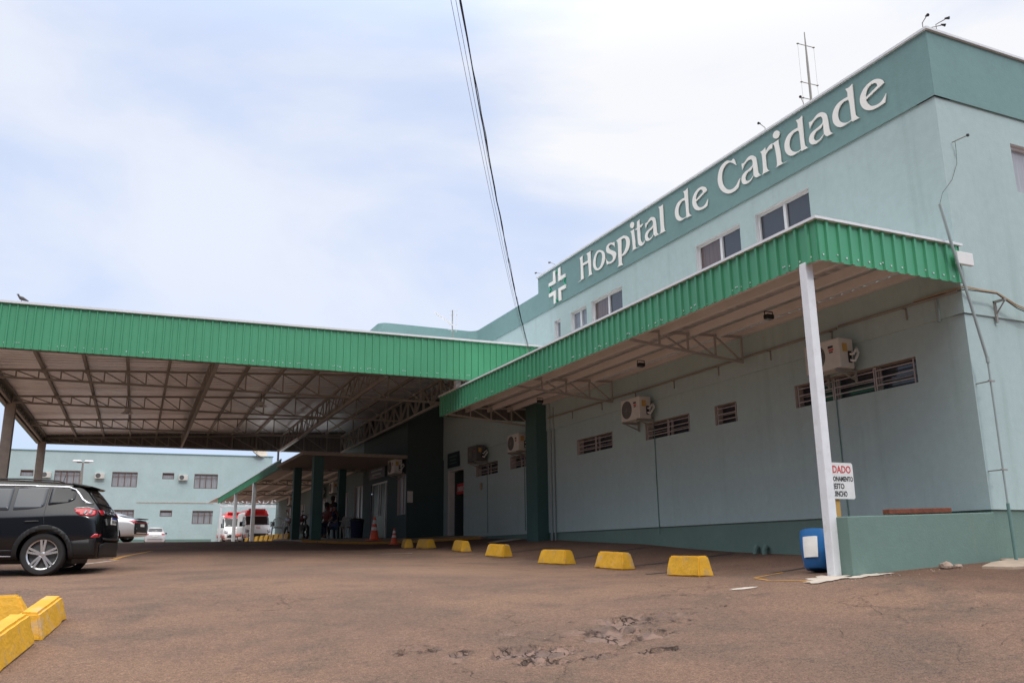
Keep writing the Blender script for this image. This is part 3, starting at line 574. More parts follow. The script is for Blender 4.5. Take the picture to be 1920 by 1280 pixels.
# ------------------------------------------------------------------ lettering and emblem
GLYPHS = {
 'H': ['0,624 259,647 251,646 239,644 228,637 220,617 218,577 219,521 221,466 222,429 492,427 491,455 491,496 487,538 479,571 463,593 440,609 418,621 402,629 705,637 694,638 677,642 661,636 650,609 648,553 650,475 654,390 657,310 658,234 657,156 659,85 665,32 680,1 701,-13 722,-19 736,-24 451,-14 467,-12 491,-11 514,0 529,32 531,101 524,197 516,292 510,357 231,355 232,294 232,206 234,115 240,49 251,16 268,2 284,-2 295,-7 13,-12 29,-13 53,-18 78,-6 94,41 100,149 102,299 98,451 89,560 70,610 44,625 18,623'],
 'o': ['338,518 382,503 432,482 481,456 522,430 552,403 577,374 596,343 609,312 617,278 619,244 616,209 608,177 594,147 575,119 552,93 525,69 495,47 461,28 425,11 386,0 346,-8 302,-11 258,-9 217,-3 177,10 138,28 102,49 72,74 47,101 26,132 11,165 2,198 0,233 4,270 12,306 24,340 41,371 62,400 86,427 110,451 133,471 157,489 182,504 209,515 238,522 268,526 301,525', '334,462 360,454 388,440 414,424 436,406 452,388 464,368 472,346 476,321 475,291 470,258 461,225 450,194 438,165 422,137 404,111 384,90 362,74 336,62 309,54 284,49 260,49 235,52 212,59 192,71 173,87 157,108 143,131 133,157 129,186 129,218 132,250 137,281 145,312 154,342 166,370 179,394 194,413 211,429 229,442 248,452 268,459 289,464 311,465'],
 's': ['463,322 458,332 451,346 442,362 428,378 408,396 384,415 358,433 332,448 307,458 280,465 255,469 232,470 212,467 193,461 179,451 173,439 176,422 187,403 203,382 224,361 253,342 289,322 326,302 360,283 392,265 424,248 452,230 475,212 492,194 504,175 511,155 513,134 509,111 499,85 484,61 466,39 444,22 418,7 389,-5 358,-14 324,-19 287,-21 250,-20 217,-18 188,-14 163,-7 139,0 117,4 96,5 76,3 59,1 47,-1 0,206 8,189 20,165 35,139 51,116 70,99 92,83 116,70 141,59 170,49 202,41 234,36 261,34 286,37 308,43 327,53 340,64 347,79 349,97 346,117 337,136 324,155 305,174 282,193 254,214 218,234 175,256 132,278 97,300 74,322 57,345 45,367 38,389 35,412 37,435 43,456 52,474 65,489 81,501 102,510 125,517 154,522 188,525 223,526 257,524 289,519 320,510 350,500 376,493 399,490 419,488 436,487 448,487'],
 'p': ['5,486 31,489 67,493 108,497 145,500 177,502 209,504 240,505 271,505 301,505 331,504 362,501 394,493 429,480 466,463 502,443 533,421 561,397 585,372 605,345 620,316 629,284 634,250 634,215 628,184 616,155 599,129 577,104 552,81 522,59 488,38 451,21 413,8 369,1 320,-2 274,-2 243,-2 241,-35 238,-84 236,-135 237,-173 246,-197 258,-212 271,-222 279,-230 0,-210 17,-204 42,-197 66,-183 83,-157 88,-117 87,-65 83,-5 80,61 81,141 83,234 83,322 78,391 63,434 41,459 20,474', '254,436 274,435 303,434 334,431 361,426 383,418 403,409 420,397 435,383 447,366 457,347 464,325 467,303 467,279 464,254 457,228 447,201 433,174 415,145 395,118 374,96 351,79 326,67 302,57 282,50 266,47 253,48 243,49 235,50'],
 'i': ['0,494 207,507 202,502 195,497 189,483 187,454 192,399 201,326 211,250 217,187 218,140 215,100 213,67 216,39 229,18 247,4 265,-6 278,-13 16,-7 32,-7 57,-8 80,2 94,37 96,114 90,221 80,329 68,410 53,453 33,475 13,485'],
 'idot': ['114,706 132,699 149,687 165,674 177,660 185,645 191,628 192,612 191,597 184,583 173,569 160,557 146,548 131,544 115,542 98,544 82,547 66,554 49,564 34,576 22,588 12,602 5,617 0,633 0,648 5,663 13,678 25,691 38,701 55,707 74,710 95,710'],
 't': ['208,662 208,646 208,624 208,599 208,577 209,556 210,534 212,516 213,503 350,504 309,445 211,444 212,409 212,358 213,303 214,257 214,222 214,191 215,164 218,140 224,118 230,100 238,84 249,70 262,58 278,47 295,39 310,35 324,36 338,41 351,48 362,55 372,62 381,71 388,79 393,84 392,72 392,56 389,37 380,22 364,8 343,-5 319,-15 295,-22 271,-26 246,-27 221,-24 198,-17 176,-6 155,8 136,26 120,47 109,66 101,85 96,112 92,151 90,215 89,298 90,377 90,432 0,459 10,484 26,482 49,479 72,481 88,492 94,521 95,561 93,602 92,629'],
 'l': ['225,669 224,614 224,535 223,447 223,363 223,281 222,195 223,116 229,57 241,23 259,7 277,1 289,-5 0,9 16,14 40,19 63,34 80,69 86,134 86,222 84,315 82,395 83,459 84,516 83,566 78,606 65,634 46,651 28,662 16,670 37,666 68,661 102,655 133,653 160,655 186,660 209,665'],
 'C': ['536,692 543,685 553,675 564,661 575,640 586,608 597,566 608,527 615,499 598,517 573,542 544,569 516,593 487,614 458,634 427,650 396,661 363,663 328,660 294,653 264,641 239,626 217,607 197,584 181,559 167,529 156,496 148,462 144,429 142,396 143,364 148,332 156,301 168,269 184,236 203,205 224,178 246,154 271,133 297,115 324,100 353,87 382,77 412,71 442,68 471,69 500,75 528,83 554,94 578,110 600,130 621,151 640,168 660,181 679,191 695,200 706,205 631,26 610,19 581,9 547,-2 512,-8 474,-10 433,-9 392,-6 355,0 325,7 298,15 273,26 247,40 219,57 189,78 161,100 133,125 108,152 83,181 61,213 42,247 26,285 13,326 4,368 0,410 1,450 7,491 17,531 30,566 44,597 62,624 81,648 104,670 129,689 157,704 187,717 218,726 252,732 287,735 323,734 355,729 384,719 412,702 438,686 461,676 484,676 505,681 524,688'],
 'r': ['0,483 17,482 42,482 68,482 93,484 114,489 136,497 155,506 168,511 175,432 196,446 226,466 259,486 289,500 315,506 341,507 364,506 379,505 355,393 347,398 336,405 323,412 307,415 287,413 263,409 240,403 219,395 203,383 190,368 178,353 171,343 169,325 166,298 164,266 163,231 163,190 163,142 166,96 174,60 190,35 212,17 233,5 248,-3 2,7 11,9 24,12 38,21 49,40 55,72 58,115 60,163 61,213 61,267 60,328 57,384 51,428 40,454 25,469 10,477'],
 'a3': ['38,477 53,474 74,469 99,466 125,469 152,480 183,497 214,514 243,525 272,530 300,530 328,527 353,520 377,511 400,497 420,482 438,465 452,447 463,428 472,406 479,380 485,346 489,307 492,266 495,226 498,186 499,145 503,106 510,74 525,51 545,33 564,20 577,10 431,10 422,16 410,25 398,35 387,45 380,57 373,70 368,82 365,91 352,78 334,59 312,39 288,24 260,13 227,5 194,0 163,-2 135,-1 108,4 83,11 62,20 44,32 30,46 18,63 10,80 3,98 0,117 0,137 2,156 7,175 14,193 25,210 38,224 56,237 76,247 99,256 123,264 148,268 175,271 202,273 228,276 254,282 281,287 305,294 324,299 337,304 346,310 351,314 356,317 358,328 361,344 364,362 363,378 360,393 354,407 346,421 337,432 325,441 311,449 295,455 276,458 255,458 231,456 207,452 184,446 162,436 141,424 121,410 103,396 85,379 68,359 54,341 44,329', '365,279 355,270 340,256 323,242 303,231 280,226 254,225 227,224 204,219 184,210 167,198 153,185 141,170 132,155 125,138 122,122 123,106 128,92 137,77 150,65 165,55 184,48 206,43 230,42 255,45 282,56 312,73 340,90 359,101'],
 'd3': ['519,688 518,636 516,563 514,480 513,402 512,327 510,248 510,177 512,121 518,88 526,70 536,60 547,48 560,34 575,21 590,11 600,4 416,15 406,42 383,39 349,33 311,29 276,26 244,26 211,27 180,31 152,38 126,50 103,66 82,84 63,104 46,124 32,147 19,171 10,196 4,225 0,256 0,287 2,316 8,342 17,366 29,390 43,411 61,432 81,452 104,469 130,484 160,494 194,501 228,506 261,509 294,510 328,509 358,507 379,506 381,519 384,539 386,561 385,583 378,606 366,631 355,654 347,670 364,667 389,662 416,659 440,659 463,664 485,672 505,682', '384,440 366,444 341,449 313,452 288,452 265,446 242,436 221,424 201,409 184,390 169,368 156,345 146,322 139,299 136,276 135,253 136,231 140,210 146,189 154,168 167,149 184,130 204,111 227,95 249,81 271,70 293,62 315,57 336,54 357,54 378,57 396,61 409,63 409,81 409,105 409,136 408,173 408,222 407,281 406,339 403,383 399,410 393,425 388,434'],
 'e2': ['530,358 526,369 521,386 513,404 504,421 491,437 476,452 459,466 439,480 418,492 394,503 368,512 340,518 310,521 277,521 243,519 211,513 181,505 151,493 122,479 97,462 73,443 52,420 33,396 19,372 9,347 3,322 0,295 0,269 4,241 11,213 21,185 33,159 48,135 66,113 86,92 108,74 130,58 155,44 181,32 207,22 234,15 262,10 291,7 321,6 353,5 387,6 419,8 446,10 466,11 481,12 493,13 501,14 506,28 512,47 519,70 525,92 531,116 537,141 542,164 546,181 536,169 524,153 508,134 492,118 474,104 455,90 434,77 413,68 390,63 366,60 342,61 318,63 295,68 271,75 249,84 228,96 209,111 192,128 177,148 164,167 153,190 144,215 137,238 133,253', '132,298 383,376 383,383 383,393 382,405 378,415 370,425 360,435 348,444 335,451 320,456 303,460 286,462 268,461 251,456 233,449 216,440 200,430 186,418 174,404 163,389 153,373 146,353 140,332 135,312'],
}
LETTERS = [('H', -19.38), ('o', -18.623), ('s', -17.98), ('p', -17.458), ('i', -16.805), ('idot', -16.789), ('t', -16.573), ('l', -15.605), ('C', -13.394), ('r', -12.086), ('i', -11.733), ('idot', -11.686), ('a3', -16.173), ('d3', -14.941), ('e2', -14.294), ('a3', -12.666), ('d3', -11.408), ('a3', -10.784), ('d3', -10.197), ('e2', -9.57)]

SG = thing('hospital_sign', 'raised cream letters spelling Hospital de Caridade along the parapet', 'sign', (10.945, 14.2, 7.04))
for k, s0 in LETTERS:
    loops = [[tuple(map(float, p.split(','))) for p in L_.split()] for L_ in GLYPHS[k]]
    cu = bpy.data.curves.new('g', 'CURVE'); cu.dimensions = '2D'; cu.fill_mode = 'BOTH'; cu.extrude = .008; cu.offset = -.004
    for L_ in loops:
        spn = cu.splines.new('POLY'); spn.points.add(len(L_)-1); spn.use_cyclic_u = True
        for i,(x,y) in enumerate(L_): spn.points[i].co = (x/1000, y/1000, 0, 1)
    o = bpy.data.objects.new('g', cu); COL.objects.link(o)
    me = bpy.data.meshes.new_from_object(o.evaluated_get(bpy.context.evaluated_depsgraph_get()))
    mb = MB(); mb.add([(10.925+v.co.z, -(s0+v.co.x), 7.04+v.co.y) for v in me.vertices], [tuple(p.vertices) for p in me.polygons])
    bpy.data.objects.remove(o); bpy.data.curves.remove(cu); bpy.data.meshes.remove(me)
    mb.build('letter', M['letter'], SG, off=(10.945,14.2,7.04))
EM = thing('cross_emblem', 'white and green cross emblem to the left of the big letters', 'emblem', (10.945, 20.66, 7.27))
for poly in [[(-20.88,7.76),(-20.74,7.76),(-20.74,7.38),(-21.16,7.38),(-21.16,7.48),(-20.88,7.48)],[(-20.57,7.76),(-20.43,7.76),(-20.43,7.48),(-20.15,7.48),(-20.15,7.38),(-20.57,7.38)],
             [(-21.16,7.17),(-20.74,7.17),(-20.74,6.80),(-20.87,6.80),(-20.87,7.07),(-21.16,7.07)],[(-20.57,7.17),(-20.15,7.17),(-20.15,7.07),(-20.43,7.07),(-20.43,6.80),(-20.57,6.80)]]:
    mb = MB(); mb.prism(poly, lambda a,b: (10.91,-a,b), lambda a,b: (10.94,-a,b)); mb.build('angle', M['letter'], EM, off=(10.945,20.66,7.27))
for a_, b2 in [((-20.74,7.68),(-20.57,7.68)),((-20.74,6.86),(-20.57,6.86)),((-21.13,7.07+.3),(-21.06,7.27)),((-21.06,7.27),(-21.13,7.18)),((-20.18,7.37),(-20.25,7.27)),((-20.25,7.27),(-20.18,7.18)),((-20.74,6.9),(-20.65,6.80)),((-20.57,7.75),(-20.65,7.66))]:
    mb = MB(); mb.beam((10.93,-a_[0],a_[1]),(10.93,-b2[0],b2[1]),.018,.055,(1,0,0)); mb.build('strip', M['greenlogo'], EM, off=(10.945,20.66,7.27))
# ------------------------------------------------------------------ corrugated sheet and truss helpers
def corr(mb, u0, u1, pitch, crest, dep, pos, lo, hi, seed=0):
    """trapezoid sheet: pos(u, d, t) -> xyz with d = height of rib and t in (0,1) from lo to hi"""
    us = []; u = u0; rr = random.Random(seed)
    while u < u1-1e-4:
        p = min(pitch*(1+rr.uniform(-.10,.10)), u1-u); s = crest*.35
        for du, d in ((0,0),(p-crest-2*s,0),(p-crest-s,dep),(p-s,dep)):
            if du >= 0: us.append((u+du, d))
        u += p
    us.append((u1, 0)); vs = []; fs = []
    for uu, d in us: vs += [pos(uu, d, 0), pos(uu, d, 1)]
    for i in range(len(us)-1): fs.append((2*i, 2*i+2, 2*i+3, 2*i+1))
    mb.add(vs, fs)
def truss(mb, A, B, hA, hB, n, w=.045, diag=1, ch=.06, zig=False):
    """A, B: ends of bottom chord; hA, hB: depth at the ends"""
    A = Vector(A); B = Vector(B); u = Vector((0,0,1))
    P = [A+(B-A)*i/n for i in range(n+1)]; Q = [p+u*(hA+(hB-hA)*i/n) for i,p in enumerate(P)]
    mb.beam(P[0],P[-1],ch); mb.beam(Q[0],Q[-1],ch)
    for i in range(n+1): mb.beam(P[i]+u*ch*.5,Q[i]-u*ch*.5,w*.9)
    for i in range(n):
        if (zig and i % 2) or (not zig and diag < 0): mb.beam(P[i]+u*.01,Q[i+1]-u*.01,w*.8)
        else: mb.beam(Q[i]-u*.01,P[i+1]+u*.01,w*.8)
# ------------------------------------------------------------------ side canopy over the parking bays
SO = (8.25, 8.3, G(8.25,8.4))
SCN = thing('side_canopy', 'narrow green sheet canopy on a white post running along the hospital wall', 'canopy', SO)
def sc_(mb, name, m, parent=None, **k): return mb.build(name, m, parent or SCN, off=SO, **k)
mb = MB(); corr(mb, 8.12, 22.74, .205, .04, .032, lambda u,d,t: (8.22-d, u, 3.70+t*.575), 0, 1)
f1 = sc_(mb,'fascia',M['fascia2'],fix=False)
mb = MB(); corr(mb, 8.205, 10.93, .205, .04, .032, lambda u,d,t: (u, 8.15-d, 3.70+t*.575), 0, 1); f2 = sc_(mb,'fascia',M['fascia'],fix=False)
mb = MB(); corr(mb, 8.26, 10.93, .205, .04, .032, lambda u,d,t: (u, 22.72+d, 3.70+t*.575), 0, 1); sc_(mb,'fascia',M['fascia2'],fix=False)
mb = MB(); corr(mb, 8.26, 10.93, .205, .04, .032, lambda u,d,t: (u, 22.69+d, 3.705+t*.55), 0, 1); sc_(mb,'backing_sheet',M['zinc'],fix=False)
mb = MB(); mb.box(8.165,8.225,8.09,22.78,4.262,4.30).box(8.225,10.97,8.09,8.155,4.264,4.30).box(8.225,10.97,22.70,22.78,4.264,4.30); sc_(mb,'flashing',M['flash'])
mb = MB()
for k in range(0, 70):
    y = 8.28+k*.205
    mb.box(8.205,8.228,y-.004,y+.004,3.73,3.734)
# screw heads near the lower edge
rr = random.Random(4)
for k in range(68):
    y = 8.25+.205*k+.03
    if rr.random() < .75: mb.box(8.205,8.2155,y-.010,y+.010,3.77+rr.uniform(-.01,.01),3.788)
    if k % 5 == 2:
        for j in range(3): mb.box(8.205,8.2155,y+.035*j+.04,y+.035*j+.056,3.79,3.806)
for k in range(13):
    x = 8.3+.205*k
    if rr.random() < .8: mb.box(x-.010,x+.010,8.138,8.148,3.775,3.795)
    if k % 4 == 1:
        for j in range(3): mb.box(x+.035*j+.04,x+.035*j+.056,8.138,8.148,3.80,3.816)
sc_(mb,'screw_heads',M['flash'])
mb = MB(); corr(mb, 8.19, 22.7, .25, .06, .04, lambda u,d,t: (8.24+t*2.72, u, 3.99+t*.18+d), 0, 1); sc_(mb,'roof',M['soffit'],fix=False)
mb = MB(); mb.box(8.26,8.38,8.2,22.68,3.74,3.96)
for x,z in ((8.95,3.93),(9.62,3.97),(10.25,4.01)): mb.box(x,x+.07,8.2,22.68,z-.07,z+.075)
mb.box(10.86,10.965,8.2,22.68,4.03,4.14)
sc_(mb,'purlins',M['roofpaint'],bevel=.006)
for y in (12.95,17.8,22.3):
    mb = MB(); A = Vector((8.32,y,3.72)); B = Vector((10.85,y,3.50)); n = 4
    P = [A+(B-A)*i/n for i in range(n+1)]; Q = [Vector((p.x,y,3.90+(p.x-8.3)*.04)) for p in P]
    mb.beam(P[0],P[-1],.045); mb.beam(Q[0],Q[-1],.045)
    for i in range(1,n+1): mb.beam(P[i],Q[i],.032)
    for i in range(1,n): mb.beam(Q[i],P[i+1],.028)
    sc_(mb,'bracket_truss',M['roofbr'])
gz = G(8.25,8.5)
mb = MB(); mb.box(8.20,8.33,8.38,8.51,gz-.05,3.74); sc_(mb,'post',M['steelw'],bevel=.012)
mb = MB(); mb.box(8.37,8.53,21.95,22.1,4.05,4.95); sc_(mb,'stub_post',M['steelw'],bevel=.01)
# floodlights under it
def floodlight(loc, label):
    t = thing('floodlight', label, 'floodlight', loc, 0, 'small floodlights under the side canopy')
    mb = MB(); mb.box(-.075,.075,-.055,.055,-.13,-.05); mb.build('housing', M['black'], t, bevel=.015)
    mb = MB(); mb.box(-.06,.06,-.042,.042,-.137,-.1305); mb.build('lens', M['glassm'], t)
    mb = MB(); mb.beam((-.085,0,-.09),(-.085,0,.0),.012).beam((.085,0,-.09),(.085,0,.0),.012).beam((-.085,0,0),(.085,0,0),.015); mb.build('bracket', M['black'], t)
    return t
floodlight((9.84,11.0,3.90),'floodlight hanging nearest the white post under the narrow green canopy')
floodlight((9.94,15.1,3.90),'floodlight hanging in the middle of the narrow green canopy, above the left air conditioner')
floodlight((9.99,20.0,3.90),'floodlight hanging near the dark pillar end of the narrow green canopy')
mb = MB(); mb.box(10.75,11.08,8.03,8.085,3.95,4.14); tag(mb.build('junction_box', M['white'], bevel=.01), 'white junction box at the wall end of the narrow green canopy', 'junction box')
# ------------------------------------------------------------------ forecourt canopy
CO = (-3.75, 21.3, 0.0); cw = cfr(*CO); CZ = G(cw[0], cw[1])
CO = (-3.75, 21.3, CZ)
BC = thing('forecourt_canopy', 'large green canopy on steel trusses and concrete columns over the ambulance forecourt', 'canopy', (cw[0],cw[1],CZ), -DY)
def bc(mb, name, m, parent=None, **k): return mb.build(name, m, parent or BC, off=CO, **k)
tz = lambda x: 5.475+.005*(x+4)
mb = MB(); corr(mb, -4.0, 10.72, .176, .03, .03, lambda u,d,t: (u, 21.27-d, 4.455+t*(tz(u)-4.455)), 0, 1, 3); bc(mb,'fascia',M['fascia'],fix=False)
mb = MB(); corr(mb, 21.3, 39.7, .176, .03, .03, lambda u,d,t: (-4.0-d, u, 4.455+t*1.02), 0, 1); bc(mb,'fascia',M['fascia2'],fix=False)
mb = MB(); corr(mb, -4.0, 9.4, .176, .03, .03, lambda u,d,t: (u, 39.7+d, 4.455+t*1.02), 0, 1); bc(mb,'fascia',M['fascia2'],fix=False)
for a_ in ('l','r','f'):
    mb = MB()
    if a_ == 'l': corr(mb, 21.35, 39.6, .176, .03, .03, lambda u,d,t: (-3.93-d, u, 4.47+t*.22), 0, 1)
    if a_ == 'r': corr(mb, -3.9, 9.4, .176, .03, .03, lambda u,d,t: (u, 39.63+d, 4.47+t*.98), 0, 1)
    if a_ == 'f': corr(mb, -3.9, 10.7, .176, .03, .03, lambda u,d,t: (u, 21.31-d, 4.47+t*.98), 0, 1)
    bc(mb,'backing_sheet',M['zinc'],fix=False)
mb = MB()
mb.hexa([(-4.06,21.20,tz(-4)-.02),(10.72,21.20,tz(10.7)-.02),(10.72,21.29,tz(10.7)-.02),(-4.06,21.29,tz(-4)-.02),(-4.06,21.20,tz(-4)+.03),(10.72,21.20,tz(10.7)+.03),(10.72,21.29,tz(10.7)+.03),(-4.06,21.29,tz(-4)+.03)])
mb.box(-4.06,-3.98,21.29,39.76,5.46,5.505); bc(mb,'flashing',M['flash'])
mb = MB(); rr = random.Random(8)
for k in range(83):
    x = -3.9+.176*k
    if rr.random() < .55: mb.box(x-.009,x+.009,21.26,21.2685,4.56+rr.uniform(-.01,.01),4.578)
    if k % 5 == 1:
        for j in range(3): mb.box(x+.04*j+.03,x+.04*j+.046,21.26,21.2685,4.58,4.594)
bc(mb,'screw_heads',M['flash'])
rz = lambda x: 4.86+.053*(x+2.35)
mb = MB(); corr(mb, 21.32, 39.66, .3, .05, .04, lambda u,d,t: (-3.98+t*14.6, u, rz(-3.98+t*14.6)+.02+d), 0, 1); bc(mb,'roof',M['galv'],fix=False)
for x in (-3.7,-2.6,-1.57,-.57,.45,2.5,3.5,4.5,6.6,7.6,9.2):
    z = rz(x); mb = MB(); mb.box(x-.035,x+.035,21.34,39.6,z-.085,z+.012); bc(mb,'purlin',M['steel'])
for y in (21.42,25.05,29.2,34.2,39.5):
    mb = MB(); zc = 4.48; A = Vector((-3.72,y,zc)); B = Vector((8.3,y,zc))
    xs = list(np.arange(-3.7,1.46,.515))+list(np.arange(2.5,8.4,1.03))
    mb.beam(A,B,.055); top = lambda x: rz(x)-.125
    mb.beam((-3.72,y,top(-3.72)),(8.3,y,top(8.3)),.055)
    for i,x in enumerate(xs): mb.beam((x,y,zc+.03),(x,y,top(x)-.03),.034)
    for i in range(len(xs)-1):
        mb.beam((xs[i],y,top(xs[i])-.02),(xs[i+1],y,zc+.02),.030)
    bc(mb,'cross_truss',M['steel'])
for x in (1.45,5.6):
    mb = MB(); h0 = rz(x)-.13-4.47; truss(mb,(x,21.4,4.43),(x,39.2,4.43),h0,h0,17,.04,1,.075); bc(mb,'long_truss',M['steel'])
mb = MB(); truss(mb,(8.3,21.4,4.48),(8.3,39.5,4.48),.72,.72,20,.07,1,.08,zig=True); bc(mb,'long_truss',M['steel'])
mb = MB(); truss(mb,(-3.78,21.4,4.50),(-3.78,39.5,4.50),.24,.24,24,.035,1,.07); mb.box(-3.96,-3.86,21.32,39.66,4.42,4.455); bc(mb,'edge_beam',M['steel'])
for y in (21.6,29.4,39.2):
    wx, wy, _ = cfr(-3.77,y); g_ = G(wx,wy); mb = MB(); mb.box(-3.91,-3.63,y-.14,y+.14,g_-.2,4.48); bc(mb,'column',M['conc'],bevel=.012)
mb = MB(); mb.box(5.40,5.48,38.9,38.98,3.55,4.45).beam((5.5,38.9,4.42),(5.56,34.6,4.42),.09); bc(mb,'hanger',M['steelw'])
def pendant(fx, fy, z, label):
    w = cfr(fx, fy, z); t = thing('pendant_lamp', label, 'lamp', w, 0, 'bell shaped lamps under the forecourt canopy')
    mb = MB(); mb.lathe([(.03,.16),(.06,.14),(.12,.05),(.20,0),(.19,.0),(.11,.05),(.02,.13)],n=20); mb.build('shade', M['alu'], t, smooth=True)
    mb = MB(); mb.tube([(0,0,.14),(0,0,.42)],.012,6); mb.build('cord', M['black'], t)
    mb = MB(); mb.lathe([(.0,-.01),(.05,0),(.06,.05),(.03,.10)],n=12); mb.build('bulb', M['glassm'], t, smooth=True)
pendant(-.58,30.0,4.42,'bell shaped lamp hanging leftmost under the forecourt canopy')
pendant(3.2,27.2,4.42,'bell shaped lamp hanging nearest the camera under the forecourt canopy')
pendant(3.1,33.1,4.42,'bell shaped lamp hanging deepest under the forecourt canopy')
mb = MB(); pts = []
bx, by, bz = cfr(-2.78,21.25,tz(-3)+.03)
# pigeon on the fascia
vsb = [(0,0,.10,.055),(.10,0,.14,.05),(.15,0,.20,.03),(.18,0,.235,.03),(-.10,0,.07,.035),(-.20,0,.03,.015)]
mb.tube([(.16,0,.235),(.13,0,.22),(.10,0,.17),(.04,0,.12),(-.04,0,.10),(-.12,0,.07),(-.24,0,.03)],[.012,.034,.03,.055,.058,.04,.012],10).tube([(.2,0,.225),(.15,0,.23)],[.003,.012],5)
mb.tube([(.0,.015,.06),(.0,.015,0)],.006,5).tube([(.0,-.015,.06),(.0,-.015,0)],.006,5)
o = mb.build('pigeon', M['pigeon'], smooth=True); o.location = (bx,by,bz); o.rotation_euler = (0,0,R(165)); o.scale = (.62,.62,.75); tag(o,'small grey pigeon perched on the white edge of the forecourt canopy','pigeon')
# ------------------------------------------------------------------ entrance marquee
EO = (7.7, 32.4, G(7.7,32.4)); EC = thing('entrance_marquee', 'flat concrete marquee on dark green pillars in front of the glass entrance door', 'marquee', EO)
mb = MB(); mb.box(5.82,9.58,29.9,34.9,3.30,3.42); mb.build('slab', M['conc'], EC, off=EO, bevel=.02)
for x,y in ((6.45,30.25),(6.61,34.7),(8.38,34.7)):
    mb = MB(); s = .17 if y < 32 else .145; mb.box(x-s,x+s,y-s,y+s,.2,3.29); mb.build('pillar', M['dgreen'], EC, off=EO, bevel=.01)
# ------------------------------------------------------------------ rear walkway canopy
WO = (6.0, 45.0, G(6,45)); WC = thing('walkway_canopy', 'distant sloping green canopy on thin white posts beyond the entrance', 'canopy', WO)
zb = lambda y: 3.30-.0115*(y-35.2)
mb = MB(); corr(mb,34.95,56.2,.2,.04,.03,lambda u,d,t:(6.0-d,u,zb(u)+t*.34),0,1); mb.build('fascia',M['fascia2'],WC,off=WO,fix=False)
mb = MB(); mb.box(5.96,6.02,34.95,56.2,3.385,3.42); xf(mb, lambda x,y,z:(x,y,z+zb(y)-3.065)); mb.build('flashing',M['flash'],WC,off=WO)
mb = MB(); corr(mb,34.95,56.2,.3,.05,.035,lambda u,d,t:(6.02+3.57*t,u,zb(u)+.16+.12*t+d),0,1); mb.build('roof',M['roofpaint'],WC,off=WO,fix=False)
mb = MB()
for k,x in enumerate((6.1,6.9,7.8,8.7,9.4)): mb.hexa([(x,34.95,zb(34.95)+.02+k*.02),(x+.07,34.95,zb(34.95)+.02+k*.02),(x+.07,56.1,zb(56.1)+.02+k*.02),(x,56.1,zb(56.1)+.02+k*.02),(x,34.95,zb(34.95)+.13+k*.02),(x+.07,34.95,zb(34.95)+.13+k*.02),(x+.07,56.1,zb(56.1)+.13+k*.02),(x,56.1,zb(56.1)+.13+k*.02)])
mb.build('purlins',M['roofpaint'],WC,off=WO)
for y in (35.2,42.1,48.6,55.9):
    if y in (42.1,48.6):
        mb = MB(); g_ = G(6.05,y); mb.box(5.98,6.15,y-.085,y+.085,g_-.1,zb(y)+.05); mb.build('post',M['steelw'],WC,off=WO,bevel=.01)
    mb = MB(); truss(mb,(6.1,y,zb(y)-.02),(9.5,y,zb(y)-.02),.15,.28,7,.04,1,.05); mb.build('cross_truss',M['steelw'] if y > 50 else M['steel'],WC,off=WO)
# white lit beam sheet of the ambulance shelter behind
VO = (8.2, 60.0, .65); VS = thing('ambulance_shelter', 'white trussed shelter frame above the two ambulances', 'shelter', VO)
mb = MB(); truss(mb,(6.4,58.6,3.02),(11.2,58.6,3.02),.62,.62,9,.07,1,.1,zig=True); mb.build('front_truss',M['steelw'],VS,off=VO)
mb = MB(); mb.box(6.4,11.2,58.8,66,3.66,3.70); mb.build('roof',M['roofpaint'],VS,off=VO)
for x in (6.45,11.1):
    mb = MB(); mb.box(x-.06,x+.06,58.55,58.67,.4,3.0); mb.build('post',M['steelw'],VS,off=VO)
# ------------------------------------------------------------------ building across the yard
t_ = Vector((19.1,-1.015,0)).normalized(); ba = Vector((-7.69,80.29,0)); ang = math.atan2(t_.y,t_.x)
ba = ba*1.07
YB = thing('yard_building', 'faded pale teal two storey building with brown barred windows across the yard', 'building', (ba.x,ba.y,.535), ang); YB.scale = (1.07,1.07,1.07)
YO = (0,0,.5)
def yb(mb, name, m, parent=None, **k): return mb.build(name, m, parent or YB, off=YO, **k)
YW = [(.9,1.83,6.36,6.85,1),(3.36,5.26,5.6,6.87,4),(7.65,9.6,5.6,6.84,4),(11.54,12.47,6.32,6.84,1),(14.1,16.02,5.57,6.81,4),(7.7,9.58,2.55,3.74,4),(11.58,12.54,3.2,3.72,1),(14.16,16.09,2.59,3.70,4),
      (-3.6,-1.7,5.6,6.84,4),(-8.2,-6.3,5.6,6.84,4),(-12.4,-10.5,5.6,6.84,4),(3.3,5.2,2.57,3.7,4),(-1.5,.4,2.57,3.7,4)]
mb = MB(); panel(mb,'Y',0,-34,20.54,1.33,8.42,[w[:4] for w in YW],thick=.3); mb.add([(20.54,.0,1.33),(20.54,14,1.33),(20.54,14,8.42),(20.54,0,8.42)],[(0,1,2,3)]); yb(mb,'wall',M['wall_far'])
mb = MB(); panel(mb,'Y',-.03,-34,20.57,-.3,1.33,thick=.3); yb(mb,'plinth',M['plinth'])
mb = MB(); mb.box(-34,20.6,-.06,.3,8.42,8.5); yb(mb,'coping',M['band'])
mb = MB(); mb.box(-34,20.5,.3,14,7.8,7.9).box(-34,20.5,13.9,14,-.3,8.4).box(-34.0,-33.9,.3,13.9,-.3,8.4); yb(mb,'roof',M['conc'])
